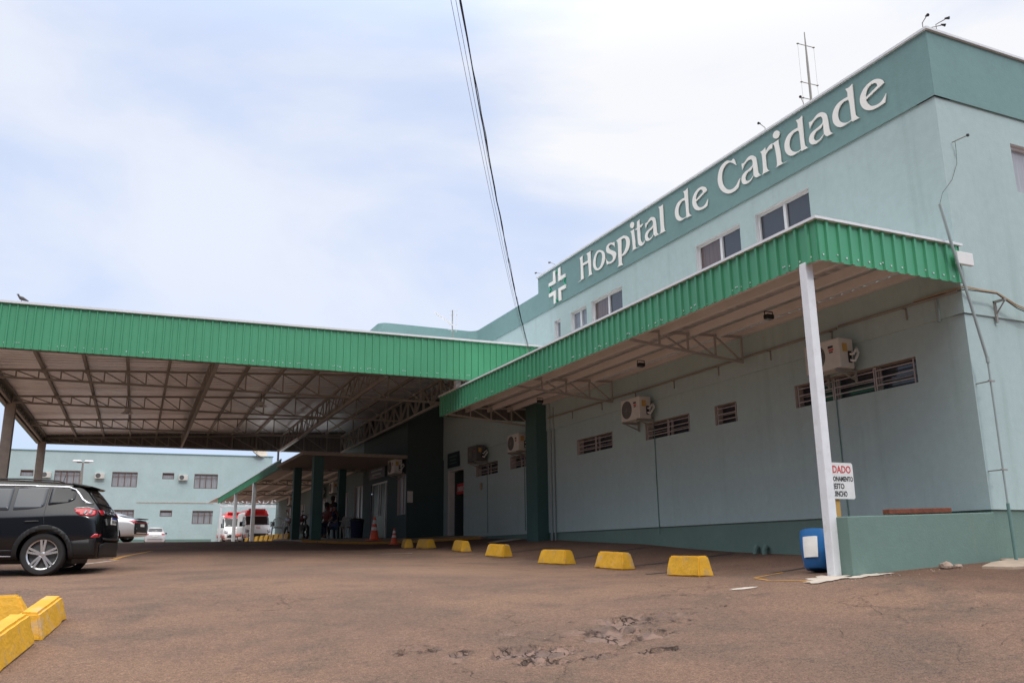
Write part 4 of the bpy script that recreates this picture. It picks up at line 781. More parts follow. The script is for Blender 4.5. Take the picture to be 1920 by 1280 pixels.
for i,(a,b_,c_,d_,n) in enumerate(YW):
    mb = MB(); mb.box(a,b_,.02,.06,d_-.07,d_).box(a,b_,.02,.06,c_,c_+.05).box(a,a+.05,.02,.06,c_+.05,d_-.07).box(b_-.05,b_,.02,.06,c_+.05,d_-.07)
    if n > 1:
        for k in range(1,4): x = a+(b_-a)*k/4; mb.box(x-.035,x+.035,.025,.055,c_+.05,d_-.07)
        mb.box(a+.05,b_-.05,.027,.053,d_-.36,d_-.32)
    w = yb(mb,'window',M['rust'])
    mb = MB(); reveal(mb,'Y',0,(a,b_,c_,d_),.2); yb(mb,'reveal',M['rust'],w)
    mb = MB(); mb.box(a,b_ if n > 1 else a+(b_-a)*.97,.14,.16,c_,d_-(0 if n > 1 else .18)); yb(mb,'pane',M['curtain'],w)
    if n == 1: mb = MB(); mb.box(a,b_,.17,.19,c_,d_); yb(mb,'pane',M['rust'],w)
mb = MB(); mb.box(9.7,16.3,-.035,-.005,4.33,4.40); yb(mb,'ledge',M['concl'])
# link wall between both buildings
mb = MB(); panel(mb,'Y',77.5,7.9,20,.2,4.7,thick=.3); lk = mb.build('link_wall', M['wall_far']); tag(lk,'low shaded teal wall behind the two ambulances','wall')
# ------------------------------------------------------------------ air conditioners
def make_ac(label, group, far=False):
    t = thing('air_conditioner', label, 'air conditioner', (0,0,0), 0, group)
    mb = MB(); mb.box(-.33,-.02,-.39,.39,-.25,.25); mb.build('casing', M['acw'], t, bevel=.018)
    mb = MB(); mb.lathe([(.0,-.3385),(.19,-.3385),(.205,-.3345),(.205,-.325)],(0,.13,0),24,'x'); mb.build('fan_grille', M['acd'], t)
    if not far:
        mb = MB()
        for r_ in (.05,.10,.15,.195): mb.tube([(-.345,.13+r_*math.cos(a_),r_*math.sin(a_)) for a_ in [2*math.pi*k/20 for k in range(21)]],.0035,4,caps=False)
        for k in range(8): a_ = math.pi*k/8; mb.beam((-.344,.13-.2*math.cos(a_),-.2*math.sin(a_)),(-.344,.13+.2*math.cos(a_),.2*math.sin(a_)),.004)
        mb.build('guard', M['steel'], t)
        mb = MB(); mb.box(-.334,-.331,-.26,-.15,.10,.14).box(-.334,-.331,-.25,-.17,.02,.045); mb.build('maker_label', M['ink'], t)
        mb = MB(); mb.box(-.334,-.331,-.27,-.16,.055,.085); mb.build('energy_label', M['red'], t)
        mb = MB(); mb.box(-.26,-.16,-.399,-.3915,.02,.16); mb.build('rating_plate', M['post'], t)
        mb = MB(); mb.tube([(-.12,-.40,-.02),(-.10,-.46,-.03),(-.06,-.47,.04),(.0,-.44,.08),(.04,-.42,.0)],.02,8).tube([(-.12,-.40,-.12),(-.08,-.46,-.14),(-.02,-.46,-.05),(.04,-.43,.02)],.022,8); mb.build('pipe', M['white'], t, smooth=True)
        mb = MB(); mb.box(-.15,-.09,-.412,-.392,-.16,.03); mb.build('valve', M['black'], t)
        for y in (-.30,.30):
            mb = MB(); mb.beam((-.36,y,-.275),(.08,y,-.275),.035,.045).beam((-.30,y,-.29),(.075,y,-.42),.025).box(.06,.085,y-.018,y+.018,-.45,-.2); mb.build('bracket', M['steel'], t)
    return t
GA = 'outdoor air conditioning units on the hospital walls'
ac = make_ac('air conditioning unit above the three-part barred window, nearest the camera', GA); ac.location = (10.89,10.62,3.10)
dup(ac,(10.89,16.58,3.12),0,'air conditioning unit on the wall between two barred windows, left of the square window')
dup(ac,(10.90,23.0,3.10),0,'air conditioning unit half hidden behind the dark green pillar')
ac4 = dup(ac,(10.90,26.2,3.12),0,'air conditioning unit in a dark grille cage, near the emergency doorway')
for c_ in ac4.children:
    if c_.name.startswith('casing'): c_.data = c_.data.copy(); c_.data.materials[0] = M['acd']
dup(ac,(9.5,30.6,3.05),0,'dim air conditioning unit above the window next to the glass door')
for y, lb in ((40.0,'small air conditioning unit on the shaded rear wall, nearest of the far three'),(43.3,'small air conditioning unit on the shaded rear wall, middle of the far three'),(50.5,'small air conditioning unit on the shaded rear wall, farthest of the three')):
    dup(ac,(9.5,y,2.95),0,lb)
GY = 'outdoor air conditioning units on the building across the yard'
ay = make_ac('white air conditioning unit left of the leftmost large window of the far building', GY, True)
def yw(s, z): p = ba+t_*s*1.07; return (p.x-.0, p.y-.05, z*1.07)
ay.location = yw(2.78,6.48); ay.rotation_euler = (0,0,ang+math.pi/2)
dup(ay,yw(6.73,6.48),None,'white air conditioning unit between the two large upper windows of the far building')
dup(ay,yw(13.2,6.46),None,'white air conditioning unit beside the small upper window of the far building')
dup(ay,yw(16.5,3.3),None,'white air conditioning unit low on the far building beside the green canopy')
# satellite dish
dp = yw(19.3,8.55); DS = thing('satellite_dish','beige satellite dish on the roof of the far building','satellite dish',dp)
mb = MB(); mb.lathe([(0,.0),(.35,.05),(.75,.2),(1.05,.42),(1.04,.44),(.74,.23),(.34,.08),(0,.03)],n=28); d_ = mb.build('reflector',M['dishm'],DS,smooth=True); d_.rotation_euler = (R(35),R(38),0); d_.location = (-.2,.6,.35)
mb = MB(); mb.tube([(0,.6,-.7),(-.1,.6,.4)],.05,8); mb.build('mast',M['steel'],DS)
mb = MB(); mb.tube([(-.1,.6,.4),(.45,-.15,1.1)],.02,6).lathe([(0,.0),(.06,0),(.06,.12),(0,.12)],(.45,-.15,1.05),10); mb.build('feed_arm',M['steel'],DS)
# yard street lamp
LO = (-1.79,60.0,G(-1.79,60)); SL = thing('yard_lamp','tall dark yard lamp with two flat heads in front of the far building','street lamp',LO)
mb = MB(); mb.tube([(-1.75,60,LO[2]),(-1.75,60,4.5),(-1.75,60,5.62)],[.11,.09,.05],10); mb.build('pole',M['steel'],SL,off=LO,smooth=True)
mb = MB(); mb.box(-1.83,-1.67,59.92,60.08,4.55,4.75); mb.build('junction_box',M['steel'],SL,off=LO)
mb = MB(); mb.beam((-2.1,60,5.66),(-1.4,60,5.66),.05); mb.build('crossarm',M['steel'],SL,off=LO)
for x,s in ((-2.08,-1),(-1.42,1)):
    mb = MB(); mb.hexa([(x-.28,59.8,5.70+.0*s),(x+.28,59.8,5.70),(x+.28,60.2,5.70),(x-.28,60.2,5.70),(x-.2,59.85,5.80),(x+.2,59.85,5.80),(x+.2,60.15,5.80),(x-.2,60.15,5.80)]); mb.build('lamp_head',M['alu'],SL,off=LO,bevel=.02)
# ------------------------------------------------------------------ cars
def cr(xs, ys, x):
    xs = np.array(xs); ys = np.array(ys)
    n = len(xs); m_ = np.zeros(n)
    d = np.diff(ys)/np.diff(xs)
    for i in range(1,n-1):
        m_[i] = 0 if d[i-1]*d[i] <= 0 else 2*d[i-1]*d[i]/(d[i-1]+d[i])
    m_[0] = d[0]; m_[-1] = d[-1]
    i = int(np.clip(np.searchsorted(xs, x)-1, 0, n-2)); h = xs[i+1]-xs[i]; t = (x-xs[i])/h
    return float((2*t**3-3*t**2+1)*ys[i]+(t**3-2*t**2+t)*h*m_[i]+(-2*t**3+3*t**2)*ys[i+1]+(t**3-t**2)*h*m_[i+1])
def car_body(st, nx=90, ringk=5):
    """st: list of (x, zbottom, zbelt, ztop, halfwidth, halfroof); returns MB of the closed skin"""
    S = np.array(st, float); S = S[np.argsort(S[:,0])]; X = S[:,0]
    t = np.linspace(0,1,nx); xs = X[0]+(X[-1]-X[0])*(t+.10*np.sin(2*np.pi*t)/(2*np.pi)*-1)
    rings = []
    for x in xs:
        zb_,zl,zt,w,wr = [cr(X,S[:,k],x) for k in range(1,6)]
        zt = max(zt, zl+.01) ; h = zt-zl
        P = [(0,zb_),(w*.78,zb_),(w*.93,zb_+.05),(w*.985,zb_+.20),(w,zb_+(zl-zb_)*.55),(w*.985,zl-.10),(w*.955,zl),(wr+(w*.93-wr)*.5,zl+h*.5),(wr,zt-min(.09,h*.25)),(wr*.90,zt-min(.035,h*.1)),(wr*.6,zt),(0,zt+.012)]
        P = [np.array(p) for p in P]; out = []
        for i in range(len(P)-1):
            p0 = P[max(i-1,0)]; p1 = P[i]; p2 = P[i+1]; p3 = P[min(i+2,len(P)-1)]
            for k in range(ringk):
                u = k/ringk; out.append(.5*(2*p1+(p2-p0)*u+(2*p0-5*p1+4*p2-p3)*u*u+(3*p1-p0-3*p2+p3)*u**3)*1.0)
        out.append(P[-1]); half = out
        ring = [(x, a, b_) for a, b_ in half]+[(x,-a,b_) for a,b_ in half[-2:0:-1]]
        rings.append(ring)
    mb = MB(); n = len(rings[0]); vs = [v for r_ in rings for v in r_]
    fs = [(i*n+k,(i+1)*n+k,(i+1)*n+(k+1)%n,i*n+(k+1)%n) for i in range(len(rings)-1) for k in range(n)]
    fs += [tuple(range(n)), tuple((len(rings)-1)*n+k for k in range(n))[::-1]]
    mb.add(vs, fs); return mb
def bvh_of(mb): return BVHTree.FromPolygons([Vector(v) for v in mb.v], mb.f)
def decal(outline, ax, sgn, bvh, off, name, m, parent, step=.06, thick=.004, far=3.0, corner=0, smooth_=True):
    """outline in the plane normal to ax ('x': (y,z); 'y': (x,z); 'z': (x,y)), pressed on the body from side sgn"""
    if corner:
        o2 = []; n = len(outline)
        for i in range(n):
            p0 = Vector(outline[i-1]); p = Vector(outline[i]); p1 = Vector(outline[(i+1)%n]); a = (p0-p); b_ = (p1-p)
            c0 = p+a.normalized()*min(corner,a.length*.45); c1 = p+b_.normalized()*min(corner,b_.length*.45)
            for t in (0,.33,.67,1): o2.append(tuple((c0*(1-t)**2+p*2*t*(1-t)+c1*t*t)))
        outline = o2
    bm = bmesh.new(); e = {'x': lambda a,b_: Vector((0,a,b_)), 'y': lambda a,b_: Vector((a,0,b_)), 'z': lambda a,b_: Vector((a,b_,0))}[ax]
    f = bm.faces.new([bm.verts.new(e(*p)) for p in outline])
    A = [p[0] for p in outline]; B = [p[1] for p in outline]
    na = e(1,0); nb = e(0,1)
    for v0,v1,nn in ((min(A),max(A),na),(min(B),max(B),nb)):
        k = v0+step
        while k < v1:
            bmesh.ops.bisect_plane(bm, geom=bm.verts[:]+bm.edges[:]+bm.faces[:], plane_co=nn*k, plane_no=nn); k += step
    bmesh.ops.triangulate(bm, faces=[f_ for f_ in bm.faces if len(f_.verts) > 4])
    d = {'x': Vector((1,0,0)), 'y': Vector((0,1,0)), 'z': Vector((0,0,1))}[ax]*sgn
    bad = []
    for v in bm.verts:
        h = bvh.ray_cast(v.co+d*far, -d)
        if h[0] is None: bad.append(v); continue
        nrm = h[1] if h[1].dot(d) > 0 else -h[1]
        v.co = h[0]+nrm*off
    bmesh.ops.delete(bm, geom=bad, context='VERTS')
    bmesh.ops.recalc_face_normals(bm, faces=bm.faces)
    if bm.faces and sum((f_.normal.dot(d) for f_ in bm.faces)) < 0: bmesh.ops.reverse_faces(bm, faces=bm.faces)
    me = bpy.data.meshes.new(name); bm.to_mesh(me); bm.free(); me.materials.append(m)
    if smooth_: me.shade_smooth()
    o = bpy.data.objects.new(name, me); COL.objects.link(o); o.parent = parent
    s = o.modifiers.new('solidify','SOLIDIFY'); s.thickness = thick; s.offset = -1
    return o
def ribbon(path, w):
    """closed outline of a strip along path"""
    P = [Vector(p) for p in path]; L_ = []; R_ = []
    for i,p in enumerate(P):
        d = (P[min(i+1,len(P)-1)]-P[max(i-1,0)]).normalized(); n = Vector((-d.y,d.x))*w/2; L_.append(tuple(p+n)); R_.append(tuple(p-n))
    return L_+R_[::-1]
def wheel(parent, x, y, r, side, w=.22, rr=.262, spokes=5):
    c_ = (x, y, r); s = side
    mb = MB(); k = w/2
    mb.lathe([(rr-.005,-k*.9),(rr+.02,-k),(r-.03,-k*.98),(r-.008,-k*.80),(r,-k*.5),(r,k*.5),(r-.008,k*.80),(r-.03,k*.98),(rr+.02,k),(rr-.005,k*.9),(rr-.01,0),(rr-.005,-k*.9)],c_,40,'y')
    wh = mb.build('wheel', M['tyre'], parent, smooth=True)
    mb = MB(); y1 = y+s*k*.80
    mb.lathe([(rr,y1-s*.13),(rr-.012,y1-s*.02),(rr-.002,y1+s*.012),(rr+.006,y1+s*.004),(rr-.028,y1-s*.02)],(x,0,r),40,'y')
    mb.lathe([(0,y1-.0*s),(.035,y1),(.055,y1-s*.012),(.06,y1-s*.05)],(x,0,r),20,'y')
    for i in range(spokes):
        for dd in (-.16,.16):
            a = 2*math.pi*i/spokes+math.pi/2; b_ = a+dd*.9; a0 = a+dd*1.6
            p0 = Vector((x+.045*math.cos(a0), y1-s*.012, r+.045*math.sin(a0))); p1 = Vector((x+(rr-.012)*math.cos(b_), y1-s*.006, r+(rr-.012)*math.sin(b_)))
            mb.beam(p0,p1,.036,.03,(0,1,0))
    mb.build('rim', M['rim'], wh, smooth=True)
    mb = MB(); mb.lathe([(0,y1-s*.10),(rr-.03,y1-s*.10),(rr-.03,y1-s*.085),(0,y1-s*.085)],(x,0,r),28,'y'); mb.build('brake_disc', M['acd'], wh)
    return wh
def finish_body(mb, name, m, parent, arches, r, wy=.62, smooth=True):
    o = mb.build(name, m, parent, smooth=False)
    cut = MB()
    for ax_ in arches:
        for s in (-1,1): cut.lathe([(0,s*wy),(r,s*wy),(r,s*(wy+.6)),(0,s*(wy+.6))],(ax_,0,r*.80 if False else .36),32,'y')
    bmc = cut.build('cutter', m)
    # close the lathe caps
    bo = o.modifiers.new('arches','BOOLEAN'); bo.operation = 'DIFFERENCE'; bo.object = bmc; bo.solver = 'EXACT'
    par = o.parent; mw = o.matrix_world.copy(); o.parent = None
    dg = bpy.context.evaluated_depsgraph_get(); me2 = bpy.data.meshes.new_from_object(o.evaluated_get(dg))
    o.modifiers.clear(); o.data = me2; o.parent = par; bpy.data.objects.remove(bmc)
    if smooth:
        me2.shade_smooth()
        me2.set_sharp_from_angle(angle=R(42))
    return o
# -- black suv (x forward, origin under the rear axle)
SUVST = [(-.95,.42,.66,.80,.62,.52),(-.93,.33,.74,.98,.80,.62),(-.88,.29,.86,1.12,.865,.68),(-.80,.28,.98,1.22,.89,.68),(-.68,.28,1.03,1.37,.905,.65),(-.53,.28,1.06,1.53,.91,.61),(-.38,.28,1.06,1.59,.91,.59),(.2,.27,1.04,1.64,.91,.60),(.9,.26,1.02,1.665,.91,.61),(1.5,.26,1.01,1.645,.91,.60),(2.0,.26,1.01,1.52,.91,.59),(2.35,.27,.95,1.30,.905,.62),(2.62,.28,.96,1.11,.90,.66),(2.95,.28,.94,1.03,.89,.70),(3.2,.30,.86,.97,.85,.68),(3.38,.33,.72,.86,.74,.58),(3.47,.40,.58,.70,.58,.46)]
def make_suv():
    t = thing('parked_suv', 'large shiny black sport utility car with chrome window line parked at the left edge', 'car', (0,0,0))
    skin = car_body([(a if a > 0 else a*.94,)+tuple(r__) for a,*r__ in SUVST], 110, 5); bvh = bvh_of(skin)
    finish_body(skin, 'body', M['carblack'], t, (0,2.64), .405)
    for s in (-1,1):
        side = lambda ol, name, m, off=.004, **k: decal(ol,'y',s,bvh,off,name,m,t,**k)
        side([(1.62,1.515),(1.92,1.33),(2.06,1.15),(.62,1.10),(.62,1.515)],'window',M['autoglass2'],.003,corner=.03)
        side([(.56,1.515),(.56,1.105),(.30,1.125),(.10,1.16),(.07,1.19),(.07,1.515)],'window',M['autoglass2'],.003,corner=.03)
        side([(.02,1.515),(.02,1.19),(-.12,1.215),(-.32,1.25),(-.40,1.30),(-.39,1.43),(-.30,1.50)],'window',M['autoglass'],.003,corner=.03)
        side(ribbon([(2.05,1.33),(1.72,1.515),(1.2,1.552),(.4,1.548),(-.25,1.522),(-.38,1.475),(-.45,1.39),(-.52,1.30),(-.60,1.245),(-.70,1.225)],.026),'chrome_trim',M['chrome'],.010,step=.08)
        # cladding: wheel arches and sill
        for ax_ in (0,2.64):
            oa = [(ax_+.485*math.cos(a), .36+.495*math.sin(a)) for a in np.linspace(-.22,math.pi+.22,26)]; ia = [(ax_+.408*math.cos(a), .36+.408*math.sin(a)) for a in np.linspace(math.pi+.22,-.22,26)]
            side(oa+ia,'arch_cladding',M['clad'],.014,step=.045,thick=.02)
        side([(.47,.27),(2.17,.27),(2.17,.44),(.47,.44)],'sill_cladding',M['clad'],.010,step=.15)
        side(ribbon([(.49,.335),(2.15,.335)],.018),'sill_trim',M['chrome'],.016,step=.3)
        side([(-.42,.29),(-.89,.29),(-.895,.63),(-.42,.58)],'bumper_cladding',M['clad'],.008,step=.08)
        # tail lamp wrapping the corner
        side([(-.42,1.135),(-.46,1.07),(-.54,1.02),(-.72,1.00),(-.78,1.03),(-.77,1.11),(-.64,1.145)],'tail_lamp',M['tail'],.012,corner=.02,step=.04)
        side(ribbon([(-.45,1.14),(-.62,1.155),(-.76,1.12)],.02),'lamp_trim',M['lampc'],.018,step=.05)
        side(ribbon([(-.60,1.03),(-.63,1.10)],.045),'lamp_trim',M['lampc'],.017,step=.05)
        side(ribbon([(-.68,1.03),(-.70,1.10)],.04),'lamp_trim',M['lampc'],.017,step=.05)
        # door seams and handle
        side(ribbon([(.045,1.50),(.045,1.05),(.02,.86),(.06,.80)],.006),'door_seam',M['black'],.0035,step=.2,thick=.002)
        side(ribbon([(1.10,1.0),(1.12,.5),(1.1,.28)],.006),'door_seam',M['black'],.0035,step=.2,thick=.002)
        for x in (.22,1.25):
            h = bvh.ray_cast(Vector((x,s*3,.905)),Vector((0,-s,0))); yy = h[0].y
            mb = MB(); mb.tube([(x-.11,yy+s*.004,.915),(x-.08,yy+s*.035,.918),(x+.08,yy+s*.035,.912),(x+.11,yy+s*.004,.908)],.014,8); mb.build('door_handle',M['black'],t,smooth=True)
        mb = MB(); mb.hexa([(1.92,s*.90,1.06),(2.05,s*.90,1.06),(2.05,s*1.10,1.07),(1.95,s*1.10,1.07),(1.92,s*.90,1.20),(2.05,s*.90,1.18),(2.04,s*1.10,1.19),(1.95,s*1.10,1.21)]); mb.build('wing_mirror',M['carblack'],t,bevel=.03)
        mb = MB(); mb.tube([(-.15,s*.55,1.605),(-.05,s*.56,1.635),(.5,s*.57,1.665),(1.2,s*.57,1.665),(1.45,s*.57,1.645)],.013,8); mb.build('roof_rail',M['black'],t,smooth=True)
        for ax_ in (0,2.64): wheel(t,ax_,s*.78,.36,s)
    bk = lambda ol, name, m, off=.004, **k: decal(ol,'x',-1,bvh,off,name,m,t,**k)
    bk([(-.50,1.46),(.50,1.46),(.58,1.22),(.40,1.20),(-.40,1.20),(-.58,1.22)],'rear_window',M['autoglass'],.004,corner=.05)
    bk([(-.74,.31),(.74,.31),(.76,.52),(.5,.56),(-.5,.56),(-.76,.52)],'bumper_cladding',M['clad'],.012,corner=.04)
    bk([(-.66,.60),(.66,.60),(.66,.635),(-.66,.635)],'bumper_step',M['clad'],.02)
    for s in (-1,1):
        bk([(s*.48,1.12),(s*.50,1.05),(s*.62,1.03),(s*.70,1.03),(s*.70,1.11)],'tail_lamp',M['tail'],.012,step=.04)
        decal([(-.74,.64),(-.86,.64),(-.875,.70),(-.80,.705)],'y',s,bvh,.012,'reflector',M['tail'],t,step=.04)
    mb = MB(); mb.box(-.905,-.885,-.2,.2,.88,1.005); pl_ = mb.build('number_plate',M['plate'],t,bevel=.004); pl_.rotation_euler = (0,R(0),0)
    pl_.location = (-.02,0,0)
    mb = MB(); mb.box(-.908,-.904,-.2,.2,.975,1.005); mb.build('plate_band',M['plateb'],pl_)
    mb = MB()
    for k in range(7): yk = .155-.052*k-(.02 if k > 2 else 0); mb.box(-.908,-.904,yk-.014,yk+.014,.905,.955)
    mb.build('plate_characters',M['ink'],pl_)
    tm = text_mb('Jeep',.11,depth=.004,bold=.004); xf(tm,lambda x,y,z:(-.86+.35*(y)*0-z+.0,.13-x,1.09+y)); bd = tm.build('badge',M['chrome'],t); bd.location = (-.012,0,0)
    mb = MB(); mb.hexa([(-.30,-.60,1.555),(-.56,-.56,1.515),(-.56,.56,1.515),(-.30,.60,1.555),(-.28,-.60,1.61),(-.62,-.54,1.545),(-.62,.54,1.545),(-.28,.60,1.61)]); mb.build('spoiler',M['carblack'],t,bevel=.018)
    mb = MB(); mb.tube([(-.70,-.25,1.165),(-.72,.05,1.19),(-.70,.3,1.21)],.012,6).tube([(-.72,.02,1.18),(-.79,-.05,1.13)],.025,8); mb.build('wiper',M['black'],t)
    mb = MB(); mb.tube([(.0,.1,1.63),(-.06,.1,1.85)],[.006,.003],6); mb.build('aerial',M['black'],t)
    decal([(-.62,1.47),(.62,1.47),(.70,1.10),(-.70,1.10)],'x',1,bvh,.004,'windscreen',M['autoglass'],t,corner=.05)
    for s in (-1,1): decal([(s*.48,.84),(s*.78,.86),(s*.76,.74),(s*.5,.74)],'x',1,bvh,.008,'headlight',M['lampc'],t)
    decal([(-.44,.80),(.44,.80),(.40,.66),(-.40,.66)],'x',1,bvh,.008,'grille',M['black'],t)
    mb = MB(); mb.box(-.4,3.0,-.55,.55,.20,.28); mb.build('underbody',M['black'],t)
    return t
suv = make_suv()
SX, SY, SH = -.985, 17.3, R(168)
# rear axle centre: near (right-hand of travel: -y local faces camera?) wheel at (SX,SY)
hd = Vector((math.cos(SH), math.sin(SH), 0)); lf = Vector((-hd.y, hd.x, 0))
nearw_ = -1 if lf.y > 0 else 1
cpt = Vector((SX,SY,0))-lf*nearw_*.86
zf = G(cpt.x+hd.x*2.64, cpt.y+hd.y*2.64)-.05; zr = G(SX,SY)
suv.location = (cpt.x,cpt.y,zr); suv.rotation_euler = (0,-math.atan2(zf-zr,2.64),SH)
suv.rotation_mode = 'XYZ'
# -- generic small cars
def make_car(name, label, st, paint, wb, r, tail_y, winlist, rear_win, plate_z, dark_tail=False, lampw=.32):
    t = thing(name, label, 'car', (0,0,0)); skin = car_body(st, 70, 4); bvh = bvh_of(skin)
    finish_body(skin,'body',paint,t,(0,wb),r+.05)
    for s in (-1,1):
        for w in winlist: decal(w,'y',s,bvh,.004,'window',M['autoglass'],t,corner=.03,step=.1)
        for ax_ in (0,wb): wheel(t,ax_,s*(st[len(st)//2][4]-.12),r,s,.2,.2)
        decal([(s*(.82-lampw),tail_y+.07),(s*.80,tail_y+.06),(s*.80,tail_y-.05),(s*(.86-lampw),tail_y-.04)],'x',-1,bvh,.01,'tail_lamp',M['tail'],t,step=.08)
        x_ = wb-.75; mb = MB(); mb.hexa([(x_,s*.80,.93),(x_+.1,s*.80,.93),(x_+.1,s*.98,.94),(x_+.02,s*.98,.94),(x_,s*.80,1.05),(x_+.1,s*.80,1.04),(x_+.1,s*.98,1.05),(x_+.02,s*.98,1.06)]); mb.build('wing_mirror',M['black'] if not dark_tail else paint,t,bevel=.02)
    decal(rear_win,'x',-1,bvh,.005,'rear_window',M['autoglass2'],t,corner=.05,step=.1)
    mb = MB(); xb = min(s_[0] for s_ in st); mb.box(xb-.02,xb+.02,-.2,.2,plate_z,plate_z+.12); mb.build('number_plate',M['plate'],t)
    mb = MB(); mb.box(-.4,wb,-.5,.5,.18,.26); mb.build('underbody',M['black'],t)
    return t, bvh
HST = [(-.80,.32,.50,.62,.60,.5),(-.78,.26,.62,.86,.76,.6),(-.70,.24,.80,1.02,.82,.62),(-.55,.24,.90,1.22,.83,.58),(-.35,.24,.92,1.42,.835,.56),(.2,.24,.92,1.49,.84,.57),(1.0,.24,.90,1.50,.84,.57),(1.5,.24,.90,1.34,.84,.58),(1.95,.24,.90,1.04,.83,.62),(2.6,.25,.84,.92,.80,.62),(3.0,.28,.66,.80,.70,.5),(3.1,.36,.5,.6,.5,.4)]
hb_, bv_ = make_car('small_hatchback','small silver white hatchback seen from behind in front of the far building',HST,M['carsilver'],2.45,.30,.86,[[(1.4,1.35),(1.75,1.0),(.5,.95),(.5,1.38)],[(.42,1.38),(.42,.95),(-.3,1.0),(-.42,1.1),(-.2,1.35)]],[(-.50,1.37),(.50,1.37),(.58,1.10),(-.58,1.10)],.66)
hb_.location = (3.72,81.3,G(3.7,81.3)); hb_.rotation_euler = (0,0,R(88))
CST = [(-1.0,.42,.55,.70,.62,.5),(-.98,.34,.70,.93,.80,.62),(-.90,.28,.82,1.00,.87,.68),(-.70,.26,.90,1.04,.90,.70),(-.40,.25,.93,1.12,.905,.64),(.0,.25,.94,1.28,.91,.60),(.6,.25,.93,1.42,.91,.58),(1.3,.25,.92,1.45,.91,.58),(1.8,.25,.92,1.30,.91,.60),(2.2,.25,.92,1.06,.90,.66),(2.9,.27,.84,.94,.87,.66),(3.4,.30,.68,.82,.78,.56),(3.55,.4,.52,.62,.6,.45)]
cp_, bv2 = make_car('fastback_car','white fastback car with a dark boot panel, half hidden behind the black car',CST,M['carwhite'],2.75,.34,.90,[[(1.7,1.27),(2.0,1.02),(.8,.97),(.8,1.33)],[(.72,1.33),(.72,.97),(.0,1.0),(-.2,1.08),(.2,1.27)]],[(-.52,1.36),(.52,1.36),(.60,1.10),(-.60,1.10)],.70,True)
decal([(-.74,.98),(.74,.98),(.78,.60),(.74,.36),(-.74,.36),(-.78,.60)],'x',-1,bv2,.006,'boot_panel',M['clad'],cp_,corner=.05,step=.1)
mb = MB(); mb.hexa([(-.86,-.62,1.03),(-1.04,-.58,1.05),(-1.04,.58,1.05),(-.86,.62,1.03),(-.84,-.62,1.06),(-1.04,-.58,1.08),(-1.04,.58,1.08),(-.84,.62,1.06)]); mb.build('spoiler',M['black'],cp_,bevel=.01)
mb = MB(); mb.box(-1.02,-.995,-.70,.70,.86,.885); mb.build('light_bar',M['tail'],cp_)
fx_, fy_ = (.55, 45.3)
cp_.location = (fx_,fy_,G(fx_,fy_)); cp_.rotation_euler = (0,0,R(156))
# -- ambulances
def make_van(label):
    t = thing('ambulance', label, 'ambulance', (0,0,0), 0, 'ambulances under the shelter')
    # x forward, origin under the front bumper
    VST = [(-5.0,.35,1.3,2.25,.98,.9),(-4.9,.3,1.3,2.3,1.0,.92),(-2.2,.3,1.3,2.3,1.0,.92),(-1.75,.3,1.28,2.27,1.0,.88),(-1.35,.3,1.25,2.05,1.0,.84),(-.95,.3,1.22,1.62,.99,.84),(-.6,.3,1.12,1.28,.97,.86),(-.25,.3,.95,1.12,.93,.80),(-.05,.32,.72,.92,.86,.7),(.02,.4,.6,.72,.74,.6)]
    skin = car_body(VST,70,4); bvh = bvh_of(skin); finish_body(skin,'body',M['white'],t,(-.85,-3.9),.40,.68)
    decal([(-.80,1.98),(.80,1.98),(.88,1.36),(-.88,1.36)],'x',1,bvh,.006,'windscreen',M['autoglass'],t,corner=.08,step=.12)
    decal([(-.70,.74),(.70,.74),(.66,.50),(-.66,.50)],'x',1,bvh,.008,'grille',M['black'],t,corner=.04,step=.12)
    decal([(-.86,.44),(.86,.44),(.84,.32),(-.84,.32)],'x',1,bvh,.010,'bumper',M['black'],t,step=.12)
    for s in (-1,1):
        decal([(s*.60,.98),(s*.86,1.06),(s*.88,.82),(s*.66,.78)],'x',1,bvh,.008,'headlight',M['lampc'],t,corner=.03,step=.08)
        decal([(-1.0,1.95),(-1.85,1.98),(-1.85,1.30),(-.72,1.25)],'y',s,bvh,.006,'side_window',M['autoglass'],t,corner=.05,step=.12)
        decal([(-.05,.70),(-.05,.35),(-.42,.35),(-.40,.68)],'y',s,bvh,.008,'side_panel',M['vanorange'],t,step=.12)
        decal([(-1.3,.80),(-4.9,.80),(-4.9,.55),(-1.3,.55)],'y',s,bvh,.006,'side_stripe',M['vanorange'],t,step=.3)
        mb = MB(); mb.box(-.98,-.86,s*1.02,s*1.22,1.25,1.58).beam((-.9,s*.96,1.3),(-.92,s*1.05,1.35),.05); mb.build('wing_mirror',M['black'],t,bevel=.03)
        for ax_ in (-.85,-3.9): wheel(t,ax_,s*.86,.34,s,.22,.2)
    mb = MB(); mb.hexa([(-1.25,-.86,2.02),(-1.25,.86,2.02),(-4.8,.90,2.28),(-4.8,-.90,2.28),(-1.55,-.72,2.46),(-1.55,.72,2.46),(-4.7,.78,2.50),(-4.7,-.78,2.50)]); mb.build('roof_cap',M['vanred'],t,bevel=.06)
    mb = MB(); mb.box(-1.5,-1.3,-.6,.6,2.40,2.52); mb.build('beacon_bar',M['vanred'],t,bevel=.03)
    decal([(-.16,1.16),(.16,1.16),(.16,1.10),(-.16,1.10)],'x',1,bvh,.008,'front_marking',M['vanorange'],t)
    return t
v1 = make_van('white ambulance with a red roof cap, right of the pair beside the plastic chair')
v1.location = (9.75,64.6,G(9.2,64)); v1.rotation_euler = (0,0,R(-91))
dup(v1,(9.1,71.2,G(9,71)),R(-91),'white ambulance with a red roof cap, left one, half hidden by the other')
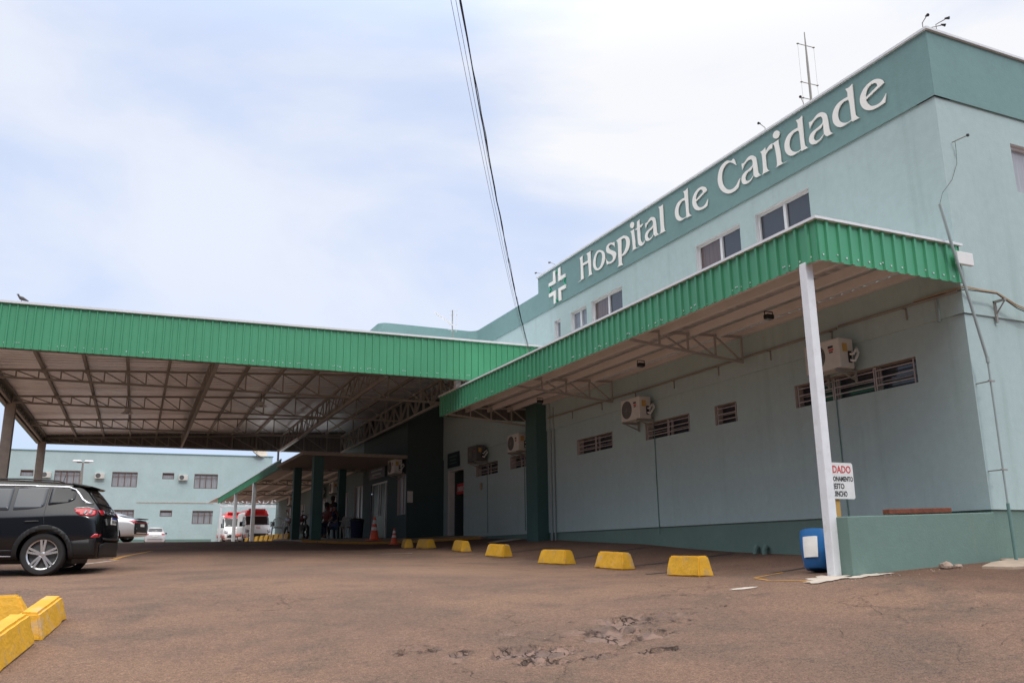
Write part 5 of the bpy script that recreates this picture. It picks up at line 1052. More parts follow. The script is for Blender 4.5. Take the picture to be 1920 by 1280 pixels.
# ------------------------------------------------------------------ concrete wheel stops
def make_block(L=1.15, H=.29, W0=.30, W1=.17, e=.13, m='yellow', seed=0):
    """chamfered trapezoid block along local y, chipped corners"""
    bm = bmesh.new(); rr = random.Random(seed)
    P = [(-W0/2,-L/2,0),(W0/2,-L/2,0),(W0/2,L/2,0),(-W0/2,L/2,0),(-W1/2,-L/2+e,H),(W1/2,-L/2+e,H),(W1/2,L/2-e,H),(-W1/2,L/2-e,H)]
    v = [bm.verts.new(p) for p in P]
    for f in [(0,3,2,1),(4,5,6,7),(0,1,5,4),(1,2,6,5),(2,3,7,6),(3,0,4,7)]: bm.faces.new([v[i] for i in f])
    bmesh.ops.bevel(bm, geom=bm.edges[:], offset=.022, segments=2, affect='EDGES')
    bmesh.ops.subdivide_edges(bm, edges=[e_ for e_ in bm.edges if e_.calc_length() > .12], cuts=7, use_grid_fill=True)
    bmesh.ops.triangulate(bm, faces=[f for f in bm.faces if len(f.verts) > 4])
    chips = [(Vector((rr.choice((-1,1))*W0*.45, rr.uniform(-L/2,L/2), rr.choice((0.02,0.02,H)))), rr.uniform(.03,.075)) for _ in range(9)]
    from mathutils import noise as mn
    for v_ in bm.verts:
        n_ = mn.noise_vector(v_.co*9+Vector((seed*7,0,0)))*.006; v_.co += n_
        for c_, r_ in chips:
            d_ = (v_.co-c_).length
            if d_ < r_: v_.co += (Vector((0,0,H*.5))-v_.co)*(1-d_/r_)*.10
    me = bpy.data.meshes.new('wheel_stop'); bm.to_mesh(me); bm.free(); me.materials.append(M[m]); me.shade_smooth(); me.set_sharp_from_angle(angle=R(30))
    return me
GW = 'yellow concrete wheel stops'
def stop(x, y, rz, label, L=1.15, H=.29, seed=0, m='yellow', group=GW, tilt=0, W0=.3, W1=.17, e=.13):
    o = bpy.data.objects.new('wheel_stop', make_block(L,H,W0,W1,e,m,seed)); COL.objects.link(o)
    dx, dy = -math.sin(rz)*L*.4, math.cos(rz)*L*.4
    zz = min(GZ(x+dx,y+dy), GZ(x-dx,y-dy)); sl = math.atan2(GZ(x+dx,y+dy)-GZ(x-dx,y-dy), L*.8)
    o.location = (x,y,(GZ(x+dx,y+dy)+GZ(x-dx,y-dy))/2-.008); o.rotation_euler = (sl,tilt,rz); tag(o,label,'wheel stop',group); return o
stop(7.99,11.10,R(-2),'plain clean yellow wheel stop nearest the white post, rightmost of the row',.90,.30,1,e=.05,W0=.27)
stop(8.38,13.9,R(-1),'yellow wheel stop with a chipped right end, second from the white post',1.02,.30,2,'yellow2',e=.08)
stop(8.45,16.3,R(2),'yellow wheel stop third from the white post, in line with the square barred window',1.15,.29,3,e=.08)
stop(8.45,19.25,R(8),'short scuffed yellow wheel stop with worn top in front of the dark green pillar',.84,.29,4,'yellow2',e=.07)
stop(8.52,21.85,R(-4),'yellow wheel stop with a white worn top to the left of the dark green pillar',.90,.28,5,e=.08)
stop(8.50,24.65,R(4),'yellow wheel stop in front of the emergency doorway, right one of the close pair',.90,.27,6,e=.08)
stop(8.40,26.1,R(-8),'yellow wheel stop beside the small cone, left one of the close pair',.68,.27,7,e=.06)
stop(-.53,10.12,R(-8),'yellow wheel stop with grey bare concrete on its top edge, near left corner',1.12,.26,11,'yellow2',tilt=.03,e=.05)
stop(-.74,8.84,R(-8),'long yellow wheel stop closest to the camera, cut by the left edge of the picture',1.24,.285,12,e=.05)
stop(-1.24,10.74,R(86),'yellow wheel stop lying crosswise in the near left corner',1.2,.27,13)
for i in range(9):
    t = i/8; D = 52-15*t**.8; px = 466+76*t
    a_ = math.atan((px-960)/FPX/1.0*1.0)*1.0
    v_ = (fw+rt*(px-960)/FPX+up*(640-1030)/FPX); hh_ = math.hypot(v_.x,v_.y); x,y = v_.x/hh_*D, v_.y/hh_*D
    stop(x,y,R(12),['leftmost and lowest looking block of the tight yellow row by the ambulances','second block from the left in the tight yellow row','third block from the left in the tight yellow row','fourth block from the left in the tight yellow row','middle block of the tight yellow row by the ambulances','fourth block from the right in the tight yellow row','third block from the right in the tight yellow row','second block from the right in the tight yellow row','rightmost block of the tight yellow row, next to the first dark pillar'][i],.5,.30+.01*t,20+i,group='tight row of yellow blocks by the ambulances',W0=.42,W1=.30,e=.03)
for px,D,lb in ((568,36.5,'yellow wheel stop behind the motorbikes, left of the two between the pillars'),(577,36.5,'yellow wheel stop behind the motorbikes, right of the two between the pillars')):
    v_ = (fw+rt*(px-960)/FPX+up*(640-1030)/FPX); hh_ = math.hypot(v_.x,v_.y); stop(v_.x/hh_*D,v_.y/hh_*D,R(80),lb,.3,.2,31,group='yellow blocks between the pillars')
def pxd(px, D):
    v_ = (fw+rt*(px-960)/FPX+up*(640-1030)/FPX); hh_ = math.hypot(v_.x,v_.y); return v_.x/hh_*D, v_.y/hh_*D
# raised yellow kerb and entrance pavement
KB = [(6.0,30.2),(7.2,29.5),(8.2,29.1),(9.0,28.6),(10.0,27.6),(10.9,26.2)]
mb = MB(); top = []
inner = [(p[0]+.0,p[1]) for p in KB]
poly = KB+[(11.2,26.2),(11.2,30.3),(9.75,30.3),(9.75,36),(6.0,36)]
n = len(poly); zt = lambda x,y: G(x,y)+.07
mb.add([(x,y,zt(x,y)) for x,y in poly]+[(x,y,zt(x,y)-.5) for x,y in poly],[tuple(range(n))]+[(i,(i+1)%n,n+(i+1)%n,n+i) for i in range(n)])
mb.build('pavement',M['pave'],kind='structure')
for (a,b_) in zip(KB[:-1],KB[1:]):
    pass
mb = MB()
P = [Vector((x,y,zt(x,y))) for x,y in KB]; rows = []
for i,p in enumerate(P):
    d = (P[min(i+1,len(P)-1)]-P[max(i-1,0)]); d.z = 0; d.normalize(); n_ = Vector((d.y,-d.x,0))*-1
    if n_.y > 0: n_ = -n_
    rows.append([p+n_*.012+Vector((0,0,-.25)),p+n_*.012+Vector((0,0,.006)),p-n_*.13+Vector((0,0,.006)),p-n_*.13+Vector((0,0,-.1))])
for i in range(len(rows)-1): mb.add(rows[i]+rows[i+1],[(0,1,5,4),(1,2,6,5),(2,3,7,6)])
mb.build('kerb',M['yline'],kind='structure')
# pavement slab at the right wall foot
mb = MB(); poly = [(9.85,7.62),(10.05,7.35),(10.6,7.22),(12,7.1),(16,7.0),(16,8.24),(11.0,8.24),(10.9,8.05),(10.4,7.9)]
n = len(poly); mb.add([(x,y,GZ(x,y)+.035) for x,y in poly]+[(x,y,GZ(x,y)-.2) for x,y in poly],[tuple(range(n))]+[(i,(i+1)%n,n+(i+1)%n,n+i) for i in range(n)]); mb.build('pavement',M['pave'],kind='structure',bevel=.01)
# ------------------------------------------------------------------ cones
def cone(x,y,h,label):
    t = thing('traffic_cone',label,'traffic cone',(x,y,GZ(x,y)+(.07 if y > 29 else 0)),R(random.uniform(0,40)),'striped traffic cones by the entrance'); k = h/.75
    rad = lambda z: (.155-(.125)*z/.75)*k
    mb = MB(); mb.box(-.21*k,.21*k,-.21*k,.21*k,0,.03*k); mb.build('base',M['orange'],t,bevel=.012)
    mb = MB(); mb.lathe([(rad(0)+.02*k,.03*k),(rad(.03),.05*k),(rad(.75),.74*k),(rad(.75)*.6,.75*k),(0,.752*k)],n=28); mb.build('body',M['orange'],t,smooth=True)
    for a_,b_ in ((.33,.43),(.53,.65)):
        mb = MB(); mb.lathe([(rad(a_)+.001,a_*k),(rad(a_)+.004,a_*k),(rad(b_)+.004,b_*k),(rad(b_)+.001,b_*k)],n=28); mb.build('reflective_band',M['refl'],t,smooth=True)
cone(8.42,29.9,.80,'tall orange and white traffic cone in front of the glass door')
cone(8.60,28.15,.52,'short orange and white traffic cone beside the yellow wheel stops')
# ------------------------------------------------------------------ low wall, plank, rubble, drum, warning sign
zl = G(8.6,8.2)
mb = MB(); mb.hexa([(8.31,8.19,-.7),(10.98,8.19,-.7),(10.98,8.41,-.7),(8.31,8.41,-.7),(8.31,8.19,.385),(10.98,8.19,.46),(10.98,8.41,.46),(8.31,8.41,.385)])
tag(mb.build('low_wall',M['plinth'],bevel=.012),'low dark teal wall running from the white post to the hospital corner','low wall')
mb = MB(); mb.box(9.06,10.2,8.22,8.33,.42,.485); xf(mb,lambda x,y,z:(x,y,z+(x-9.06)*.028-.002)); tag(mb.build('brick_slab',M['brick'],bevel=.008),'reddish brown brick slab lying on top of the low wall','brick')
def rock(x,y,s,seed):
    bm = bmesh.new(); bmesh.ops.create_icosphere(bm, subdivisions=2, radius=s); rr = random.Random(seed)
    from mathutils import noise as mn
    for v in bm.verts: v.co *= 1+.35*mn.noise(v.co/s*1.3+Vector((seed,0,0))); v.co.z *= .6
    me = bpy.data.meshes.new('rubble_stone'); bm.to_mesh(me); bm.free(); me.materials.append(M['stone']); o = bpy.data.objects.new('rubble_stone',me); COL.objects.link(o); o.location = (x,y,GZ(x,y)+s*.4); return o
tag(rock(9.62,7.93,.085,1),'grey brown lump of rubble at the foot of the low wall','stone','loose rubble by the low wall')
tag(rock(9.79,7.9,.05,2),'small lump of rubble right of the larger one at the low wall foot','stone','loose rubble by the low wall')
rr = random.Random(12); mb = MB()
for k in range(64):
    if k < 44: x,y = rr.uniform(7.2,10.2),0; y = 8.05-(x-8.3)*.05-abs(rr.gauss(0,.22))
    else: x,y = rr.uniform(1.5,7.5), rr.uniform(7.0,20)
    s = rr.uniform(.004,.011); z = GZ(x,y); mb.lathe([(0,s*1.1),(s*.7,s*.8),(s,s*.2),(s*.8,-.003)],(x,y,z),5)
sc2 = mb.build('grit',M['stone']); sc2['kind'] = 'stuff'
bx_,by_ = 8.60,9.05; bz_ = GZ(bx_,by_)
DR = thing('plastic_drum','blue plastic drum with a white paper sheet, tilted behind the white post','drum',(bx_,by_,bz_+.03)); DR.rotation_euler = (R(-6),R(9),R(0))
mb = MB(); mb.lathe([(0,0),(.165,0),(.19,.03),(.222,.20),(.234,.32),(.236,.44),(.232,.50),(.224,.505),(.222,.49),(.222,.30),(.18,.05),(0,.04)],n=36); mb.build('shell',M['blue'],DR,smooth=True)
mb = MB(); ang0 = math.atan2(-by_,-bx_)-.45
for k in range(8):
    a0 = ang0-.50+k*.125*.9; a1 = a0+.125*.9; 
    rd = lambda z: .232+.005
    mb.add([(rd(.13)*.97*math.cos(a0),rd(.13)*.97*math.sin(a0),.13),(rd(.13)*.97*math.cos(a1),rd(.13)*.97*math.sin(a1),.13),(rd(.25)*1.01*math.cos(a1),rd(.25)*1.01*math.sin(a1),.27),(rd(.25)*1.01*math.cos(a0),rd(.25)*1.01*math.sin(a0),.27),(rd(.4)*1.012*math.cos(a0),rd(.4)*1.012*math.sin(a0),.40),(rd(.4)*1.012*math.cos(a1),rd(.4)*1.012*math.sin(a1),.40)],[(0,1,2,3),(3,2,5,4)])
mb.build('paper_sheet',M['paper'],DR)
WS = thing('warning_sign','white CUIDADO parking warning board on a yellow post behind the white post','sign',(8.72,8.8,GZ(8.72,8.8)))
wo_ = (8.72,8.8,GZ(8.72,8.8))
mb = MB(); mb.box(8.755,8.845,8.82,8.90,wo_[2]-.05,.66); mb.build('post',M['post'],WS,off=wo_,bevel=.006)
mb = MB(); q_ = [(8.53,.64),(9.07,.64),(9.09,.66),(9.09,1.10),(9.07,1.12),(8.53,1.12),(8.51,1.10),(8.51,.66)]; mb.prism(q_,lambda a,b:(a,8.785,b),lambda a,b:(a,8.80,b)); mb.build('board',M['white'],WS,off=wo_)
for tx,sz,x0,z0,mm,sx in (('CUIDADO',.135,8.40,.985,'red',1.0),('ESTACIONAMENTO',.088,8.352,.875,'ink',1.0),('SUJEITO',.098,8.47,.775,'ink',1.0),('GUINCHO',.098,8.47,.675,'ink',1.0)):
    tm = text_mb(tx,sz,depth=.001,sx=sx,bold=.0022); w_ = max(v[0] for v in tm.v); tgt = {'CUIDADO':.51,'ESTACIONAMENTO':.545,'SUJEITO':.29,'GUINCHO':.29}[tx]; r_ = {'CUIDADO':9.05,'ESTACIONAMENTO':9.075,'SUJEITO':8.91,'GUINCHO':8.95}[tx]; x0 = r_-tgt
    xf(tm,lambda x,y,z:(x0+x*tgt/w_,8.7825+z,z0+y)); tm.build('lettering',M[mm],WS,off=wo_)
# ------------------------------------------------------------------ conduit and cables on the right-hand wall
mb = MB(); Pq = [(11.03,8.0,-.2),(11.02,8.0,.57),(11.03,8.0,1.84),(11.03,8.0,2.56),(10.83,8.0,3.4),(10.62,8.0,4.2),(10.48,8.0,4.80)]
WP = thing('service_pipe','bent grey service pipe clamped to the right-hand hospital wall','pipe',(11.03,8.0,-.18)); wo2 = (11.03,8.0,-.18)
mb.tube(Pq[1:4],.014,8); mb.build('pipe',M['pvc'],WP,off=wo2,smooth=True)
mb = MB(); mb.tube(Pq[0:2],.022,8); mb.build('lower_pipe',M['pvcg'],WP,off=wo2,smooth=True)
mb = MB(); mb.tube(Pq[3:],.021,8); mb.lathe([(.026,-.04),(.026,.04)],(11.03,8.0,2.55),10); mb.build('upper_pipe',M['pvc'],WP,off=wo2,smooth=True)
mb = MB()
for z in (1.02,2.25): mb.beam((11.03,8.0,z),(11.05,8.24,z),.014).beam((10.98,7.995,z),(11.10,7.995,z),.02)
mb.build('clamp',M['steel'],WP,off=wo2)
mb = MB(); mb.tube([(10.48,8.0,4.79),(10.60,8.02,5.0),(11.05,8.17,5.35),(11.22,8.18,5.65),(11.26,8.19,5.9),(11.22,8.16,6.0)],.0035,6); mb.build('thin_cable',M['cable'],WP,off=wo2)
t = thing('wall_sensor','small dark sensor arm sticking out high on the right-hand wall','sensor',(11.2,8.2,6.0))
mb = MB(); mb.tube([(0,0,0),(.05,-.22,.02)],.008,6); mb.build('arm',M['steel'],t)
mb = MB(); mb.lathe([(0,-.02),(.02,-.016),(.023,.0),(.02,.016),(0,.02)],(.05,-.24,.02),12); mb.build('head',M['black'],t,smooth=True)
t = thing('cable_bundle','tan cables sagging on brackets along the right-hand wall','cable',(11.0,8.1,3.66)); co_ = (11.0,8.1,3.66)
for k,(dz,r_) in enumerate(((0,.010),(.026,.008),(-.03,.007))):
    mb = MB(); pts = [(10.92,9.0,3.655+dz*.3),(10.91,8.5,3.65+dz*.5),(10.95,8.14,3.64+dz),(11.15,8.06,3.60+dz*.6),(11.5,8.05,3.60+dz*.5-.0),(11.9,8.05,3.44+dz),(12.4,8.05,3.34+dz*1.2),(13.2,8.05,3.46+dz),(14.2,8.05,3.38)]; mb.tube(pts,r_,6); mb.build('cable',M['cableor'] if k < 2 else M['cable'],t,off=co_,smooth=True)
mb = MB(); mb.box(11.62,11.66,8.03,8.215,3.50,3.53).box(11.62,11.66,8.19,8.215,3.2,3.53).beam((11.64,8.04,3.5),(11.64,8.2,3.33),.015); mb.build('bracket',M['steel'],t,off=co_)
mb = MB(); mb.box(10.94,10.98,8.62,8.66,3.25,3.60); mb.build('bracket',M['pvc'],t,off=co_)
# ------------------------------------------------------------------ roof corner spotlights and masts
def spot(loc, dirs, label):
    t = thing('roof_spotlight',label,'spotlight',loc,0,'small spotlights on the parapet'); 
    mb = MB(); mb.tube([(0,0,-.12),(0,0,.04),(dirs[0],dirs[1],.07)],.008,6); mb.build('bracket',M['steel'],t)
    mb = MB(); d = Vector((dirs[0],dirs[1],-.05)).normalized(); c_ = Vector((dirs[0],dirs[1],.07)); mb.tube([c_-d*.035,c_+d*.015,c_+d*.035],[.012,.022,.026],10); mb.build('lamp_head',M['black'],t,smooth=True)
spot((10.99,8.26,8.0),(-.06,-.14),'spotlight at the very corner of the parapet'); spot((11.22,8.2,8.0),(.06,-.16),'spotlight just right of the parapet corner'); spot((11.12,8.22,7.93),(.16,-.10),'lowest spotlight of the trio at the parapet corner')
spot((10.99,11.95,7.96),(-.18,-.05),'spotlight on the parapet just left of the lattice mast foot'); spot((10.99,10.9,7.96),(-.15,-.1),'spotlight on the parapet right of the mast foot')
spot((10.99,20.9,7.96),(-.16,.0),'right spotlight above the cross emblem'); spot((10.99,21.7,7.92),(-.16,.1),'left spotlight above the cross emblem')
t = thing('lightning_mast','thin guyed mast with three cross arms rising behind the parapet','mast',(15.4,15,7.1)); 
mb = MB(); mb.tube([(0,0,0),(0,0,5.0),(0,0,6.0)],[.035,.03,.012],8); mb.build('pole',M['steel'],t,smooth=True)
for z in (5.6,4.5,4.05):
    mb = MB(); mb.beam((-.27,0,z),(.27,0,z+.02),.015).lathe([(0,-.03),(.035,0),(0,.03)],(-.27,0,z),8).lathe([(0,-.03),(.035,0),(0,.03)],(.27,0,z+.02),8); mb.build('cross_arm',M['steel'],t)
mb = MB()
for s in (-1,1): mb.tube([(s*.27,0,5.6),(s*.27,0,4.5),(s*.27,0,4.05),(s*.30,0,0)],.004,4)
mb.build('down_cable',M['steel'],t)
t = thing('tv_antenna','thin television antenna on a pole above the green canopy','antenna',(9.04,24.0,5.45))
mb = MB(); mb.tube([(0,0,0),(0,0,1.78)],.016,6); mb.build('pole',M['steel'],t)
mb = MB(); mb.beam((-.62,-.1,1.62),(.02,0,1.30),.03,.04)
for k in range(7): x = -.55+k*.08; z = 1.62-(x+.62)*.5; mb.beam((x,-.22,z),(x,.06,z),.008)
mb.build('boom',M['alu'],t)
mb = MB()
for z in (1.75,1.62,1.3,1.15): mb.beam((-.14,0,z),(.16,0,z+.03),.01)
mb.beam((.12,.0,1.1),(.14,.0,1.75),.01); mb.beam((-.02,.0,1.1),(-.05,.0,1.75),.01); mb.build('reflector',M['alu'],t)
mb = MB(); mb.beam((9.72,24.0,5.75),(9.55,24.0,5.98),.03); tag(mb.build('small_aerial',M['alu']),'short pale slanting rod sticking up behind the green canopy edge','aerial')
# ------------------------------------------------------------------ overhead cables
def hang(p, q_, sag, n=24, wig=0, seed=0):
    p = Vector(p); q_ = Vector(q_); rr = random.Random(seed); out = []
    for i in range(n+1):
        t = i/n; v = p.lerp(q_,t); v.z -= sag*4*t*(1-t)
        if wig and 0 < i < n: v += Vector((rr.uniform(-wig,wig),rr.uniform(-wig,wig)*.3,rr.uniform(-wig,wig)*.4))
        out.append(v)
    return out
end = Vector((10.97,22.3,5.30)); WS0 = Vector((1.769,4.852,4.227)); WS1 = Vector((1.70,4.88,4.228))
t = thing('overhead_cable','twisted black overhead cable coming down from the sky to the hospital wall','cable',tuple(end))
for k,(r_,o_) in enumerate(((.0058,(0,0,0)),(.0042,(.007,0,.004)),(.0022,(-.006,.0,.005)))):
    mb = MB(); mb.tube([v+Vector(o_)*(.3+.7*abs(math.sin(i*1.9+k)))*(1+i*.05) for i,v in enumerate(hang(WS0,end,.45,46,.006,k))],r_,5); mb.build('strand',M['cable'],t,off=tuple(end),smooth=True)
t = thing('thin_overhead_wire','thin grey telephone wire left of the twisted black cable','wire',tuple(end+Vector((0,.05,.06))))
for k,o_ in enumerate(((0,0,0),(.045,0,0))):
    mb = MB(); mb.tube(hang(WS1+Vector(o_),end+Vector((0,.05,.06)),.5,40,0,k),.0022,4); mb.build('strand',M['steel'],t,off=tuple(end+Vector((0,.05,.06))),smooth=True)
# ------------------------------------------------------------------ signs by the doors
t = thing('entrance_sign','pale reception board above the glass entrance door','sign',(9.55,33.7,3.12)); 
mb = MB(); mb.box(-.03,.0,-1.12,1.12,-.25,.25); mb.build('board',M['glassm'],t)
mb = MB()
for z,w in ((.08,.8),(-.08,.6)): mb.box(-.034,-.031,-w,w,z-.035,z+.035)
mb.build('lettering_lines',M['pvc'],t)
t = thing('door_plaque','small dark blue plaque above the emergency doorway','sign',(10.97,28.9,3.2)); 
mb = MB(); mb.box(-.03,0,-.56,.56,-.26,.26); mb.build('board',M['plaq'],t)
mb = MB()
for z,w in ((.12,.4),(0,.3),(-.12,.36)): mb.box(-.034,-.031,-w,w,z-.02,z+.02)
mb.build('lettering_lines',M['pvcg'],t)
t = thing('emergency_sign','red EMERGENCIA band hanging inside the dark doorway','sign',(11.3,28.7,2.2)); 
mb = MB(); mb.box(-.02,0,-.66,.68,-.19,.19); mb.build('board',M['red'],t)
tm = text_mb('EMERGENCIA',.235,depth=.001,bold=.003); w_ = max(v[0] for v in tm.v); xf(tm,lambda x,y,z:(-.023-z,.62-x*1.22/w_,-.08+y)); tm.build('lettering',M['paper'],t)
mb = MB(); mb.box(10.965,10.985,26.33,26.49,1.98,2.2); tag(mb.build('wall_notice',M['cableor']),'small tan notice on the wall right of the emergency doorway','notice')
mb = MB(); mb.box(9.62,9.82,29.97,29.99,1.75,2.15); tag(mb.build('paper_notice',M['paper']),'white paper notice on the dark wall edge beside the window','notice')
# ------------------------------------------------------------------ plastic chairs, motorbikes, people
def make_chair(label, group):
    t = thing('plastic_chair',label,'chair',(0,0,0),0,group)
    mb = MB(); mb.hexa([(-.22,-.2,.41),(.22,-.22,.42),(.22,.22,.42),(-.22,.2,.41),(-.22,-.2,.435),(.22,-.22,.445),(.22,.22,.445),(-.22,.2,.435)]); mb.build('seat',M['white'],t,bevel=.01)
    mb = MB(); n = 10
    arc_ = [(-.24-.02*math.sin(k/n*math.pi), -.2+.4*k/n) for k in range(n+1)]
    for k in range(n+1):
        x,y = arc_[k]; h = .62+.20*math.sin(k/n*math.pi)**.5
        if k % 2 == 0 : mb.beam((x+.02,y,.43),(x-.05,y,h-.0),.022,.012)
    mb.tube([(-.26,-.2,.43)]+[(arc_[k][0]-.04,arc_[k][1],.62+.20*math.sin(k/n*math.pi)**.5) for k in range(n+1)]+[(-.26,.2,.43)],.016,6); mb.build('backrest',M['white'],t,smooth=True)
    for s in (-1,1):
        mb = MB(); mb.tube([(-.27,s*.21,.64),(0,s*.27,.65),(.18,s*.27,.63),(.22,s*.25,.45)],.018,6); mb.build('armrest',M['white'],t,smooth=True)
        for x in (-.2,.2): mb = MB(); mb.tube([(x,s*.2,.42),(x*1.2,s*.24,0)],[.024,.016],6); mb.build('leg',M['white'],t)
    return t
def place(o,x,y,rz,lift=0): o.location = (x,y,GZ(x,y)+lift); o.rotation_euler = (0,0,rz); return o
GC = 'white plastic armchairs'
ch = make_chair('white plastic armchair standing alone in the light beside the ambulances',GC); x,y = pxd(518,37.0); place(ch,x,y,R(-100),.10)
def chp(px,D,rz,label,lift=.07): x,y = pxd(px,D); c_ = dup(ch,(x,y,G(x,y)+lift),rz,label,GC); return x,y
MOT = 'motorbikes parked under the walkway'
def make_bike(label):
    t = thing('motorbike',label,'motorbike',(0,0,0),0,MOT)
    for x in (-.62,.62):
        mb = MB(); mb.lathe([(.23,-.04),(.28,-.045),(.30,0),(.28,.045),(.23,.04),(.23,-.04)],(x,0,.30),22,'y'); w = mb.build('wheel',M['tyre'],t,smooth=True)
        mb = MB(); mb.lathe([(0,-.03),(.05,-.03),(.05,.03),(0,.03)],(x,0,.30),10,'y')
        for k in range(6): a_ = k*math.pi/3; mb.beam((x,0,.3),(x+.235*math.cos(a_),0,.3+.235*math.sin(a_)),.018)
        mb.build('rim',M['rim'],w)
    mb = MB(); mb.tube([(.62,.0,.3),(.5,0,.72),(.42,0,.92)],.03,8).tube([(.45,0,.85),(.1,0,.6),(-.2,0,.45),(-.62,0,.3)],.03,8).tube([(-.15,0,.42),(-.35,0,.74),(-.7,0,.80)],.025,8); mb.build('frame',M['black'],t)
    mb = MB(); mb.tube([(.36,0,.80),(.22,0,.86),(.02,0,.82),(-.08,0,.74)],[.07,.13,.12,.06],12); mb.build('tank',M['maroon'],t,smooth=True)
    mb = MB(); mb.tube([(-.02,0,.80),(-.3,0,.80),(-.62,0,.86),(-.78,0,.90)],[.09,.12,.11,.06],10); mb.build('seat',M['black'],t,smooth=True)
    mb = MB(); mb.tube([(.02,0,.36),(.02,0,.6)],.13,10).tube([(.0,.12,.3),(-.4,.14,.3),(-.75,.14,.40)],.04,8); mb.build('engine',M['steel'],t,smooth=True)
    mb = MB(); mb.tube([(.36,-.34,1.0),(.42,-.1,.97),(.42,.1,.97),(.36,.34,1.0)],.015,6); mb.build('handlebar',M['chrome'],t)
    for s in (-1,1): mb = MB(); mb.tube([(.40,s*.26,.99),(.38,s*.32,1.14)],.007,5).lathe([(0,-.006),(.05,0),(0,.006)],(.38,s*.34,1.17),10,'x'); mb.build('mirror',M['chrome'],t)
    mb = MB(); mb.lathe([(0,.12),(.05,.11),(.085,.03),(.08,-.03),(0,-.08)],(.50,0,.86),14,'x'); mb.build('headlight',M['lampc'],t,smooth=True)
    return t
bk1 = make_bike('dark motorbike left of the first dark pillar, next to the plastic chair'); x,y = pxd(544,38.0); place(bk1,x,y,R(-84),.02)
x,y = pxd(563,36.0); dup(bk1,(x,y,G(x,y)+.02),R(-84),'dark motorbike between the first and second dark pillars')
x,y = pxd(596,35.5); dup(bk1,(x,y,G(x,y)+.07),R(-78),'dark motorbike partly behind the second dark pillar')
def skin_mesh(name, joints, edges, m, parent, lev=1):
    me = bpy.data.meshes.new(name); me.from_pydata([j[:3] for j in joints],edges,[]); me.materials.append(m)
    o = bpy.data.objects.new(name,me); COL.objects.link(o)
    sk = o.modifiers.new('skin','SKIN'); 
    for i,j in enumerate(joints): me.skin_vertices[0].data[i].radius = (j[3],j[4] if len(j) > 4 else j[3]); me.skin_vertices[0].data[i].use_root = (i == 0)
    ss = o.modifiers.new('sub','SUBSURF'); ss.levels = lev; ss.render_levels = lev; sk.use_smooth_shade = True
    dg = bpy.context.evaluated_depsgraph_get(); m2 = bpy.data.meshes.new_from_object(o.evaluated_get(dg)); o.modifiers.clear(); o.data = m2; o.parent = parent; return o
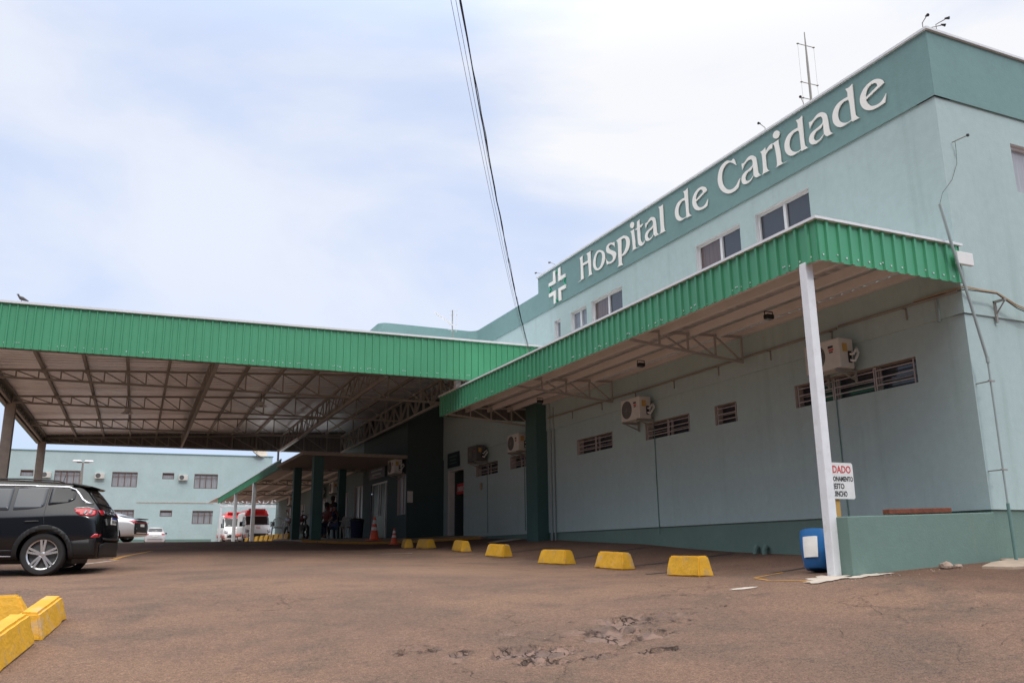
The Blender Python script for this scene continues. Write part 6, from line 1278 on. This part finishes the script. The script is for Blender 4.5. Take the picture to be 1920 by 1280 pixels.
def person(px, D, rz, pose, shirt, trousers, skin, label, lift=.07, cap=False):
    x,y = pxd(px,D); t = thing('person',label,'person',(x,y,G(x,y)+lift),rz)
    # x forward; seated: hips at .47, standing: .92
    if pose == 'sit': hip=.50; kn=(.44,.50); ft=(.42,.06); lean=.06
    else: hip=.93; kn=(.03,.50); ft=(0,.07); lean=0
    J=[(0,0,hip,.13,.15),(lean*.5,0,hip+.22,.12,.14),(lean,0,hip+.44,.12,.17),(lean+.01,0,hip+.56,.05),(lean+.04,0,hip+.70,.085,.075),(lean+.05,0,hip+.78,.075)]
    E=[(0,1),(1,2),(2,3),(3,4),(4,5)]
    for s in (-1,1):
        b0=len(J); J+=[(0,s*.10,hip-.02,.09),(kn[0],s*.13,kn[1],.062),(ft[0],s*.13,ft[1],.04),(ft[0]+.14,s*.14,ft[1]-.02,.035)]; E+=[(0,b0),(b0,b0+1),(b0+1,b0+2),(b0+2,b0+3)]
        b0=len(J); hx,hz=(.30,hip+.12) if pose=='sit' else (.08,hip-.12)
        J+=[(lean,s*.20,hip+.46,.055),(lean+.05,s*.25,hip+.22,.042),(hx,s*.20,hz,.032),(hx+.09,s*.18,hz-.03,.028)]; E+=[(2,b0),(b0,b0+1),(b0+1,b0+2),(b0+2,b0+3)]
        h0=b0+3
        for k in range(4): J.append((hx+.16-.01*abs(k-1.5),s*(.155+.018*k),hz-.045,.008)); E.append((h0,len(J)-1))
        J.append((hx+.11,s*.14,hz-.0,.009)); E.append((h0,len(J)-1))
    skin_mesh('body',J,E,skin,t,2)
    top_=[(J[0][0],0,hip-.02,.145,.165),(J[1][0],0,hip+.22,.135,.155),(J[2][0],0,hip+.44,.13,.185),(J[3][0],0,hip+.52,.06)]
    e2=[(0,1),(1,2),(2,3)]
    for s in (-1,1): b0=len(top_); top_+=[(lean,s*.20,hip+.46,.07),(lean+.04,s*.245,hip+.27,.06)]; e2+=[(2,b0),(b0,b0+1)]
    skin_mesh('shirt',top_,e2,shirt,t,2)
    tr=[(0,0,hip-.02,.14,.16)]; e3=[]
    for s in (-1,1): b0=len(tr); tr+=[(0.02,s*.10,hip-.02,.105),(kn[0],s*.13,kn[1],.077),(ft[0]-.0,s*.13,ft[1]+.06,.058)]; e3+=[(0,b0),(b0,b0+1),(b0+1,b0+2)]
    skin_mesh('trousers',tr,e3,trousers,t,2)
    hx_,hz_=J[5][0],J[5][2]; mb=MB(); mb.lathe([(0,.105),(.05,.095),(.088,.05),(.096,-.01),(.088,-.06),(.07,-.09)],(hx_-.018,0,hz_-.01),16); mb.build('hair',M['hair'],t,smooth=True)
    if cap: mb=MB(); mb.hexa([(hx_+.02,-.07,hz_+.03),(hx_+.19,-.06,hz_+.02),(hx_+.19,.06,hz_+.02),(hx_+.02,.07,hz_+.03),(hx_+.02,-.07,hz_+.045),(hx_+.19,-.06,hz_+.03),(hx_+.19,.06,hz_+.03),(hx_+.02,.07,hz_+.045)]); mb.build('cap_brim',M['hair'],t)
    mb=MB(); mb.tube([(hx_+.075,0,hz_+.0),(hx_+.10,0,hz_-.04)],[.01,.016],6)
    for s in (-1,1): mb.lathe([(0,-.012),(.01,0),(0,.012)],(hx_+.072,s*.032,hz_+.005),6,'x').lathe([(0,-.01),(.02,0),(0,.01)],(hx_-.01,s*.088,hz_-.02),8,'y')
    mb.build('face',skin,t)
    return t
xx,yy = chp(613,35.0,R(-150),'white plastic armchair under the person with the dark cap, left of the seated pair')
person(613,35.0,R(-150),'sit',M['maroon'],M['navy'],M['skin2'],'seated person in a dark cap leaning towards the others, left of the group',cap=True)
xx,yy = chp(629,35.0,R(150),'white plastic armchair under the person in dark blue beside the last pillar')
person(629,34.8,R(150),'sit',M['navy'],M['jean'],M['skin'],'seated person in dark blue beside the last dark pillar')
person(620,36.2,R(-80),'stand',M['salmon'],M['jean'],M['skin2'],'standing person in a salmon shirt behind the two seated people',lift=-.05)
chp(646,35.8,R(-95),'empty plastic armchair in the shade just right of the last dark pillar'); chp(656,35.2,R(-95),'empty plastic armchair in the shade beside the dark blue bin')
x,y = pxd(668,34.6); t = thing('waste_bin','dark blue waste bin against the shaded wall by the window','bin',(x,y,G(x,y)+.07)); mb = MB(); mb.lathe([(.0,0),(.22,0),(.26,.62),(.27,.64),(.24,.64),(.2,.03)],n=20); mb.build('body',M['navy'],t,smooth=True)
mb = MB(); mb.lathe([(.275,.64),(.275,.68),(.15,.74),(0,.75)],n=20); mb.build('lid',M['black'],t,smooth=True)
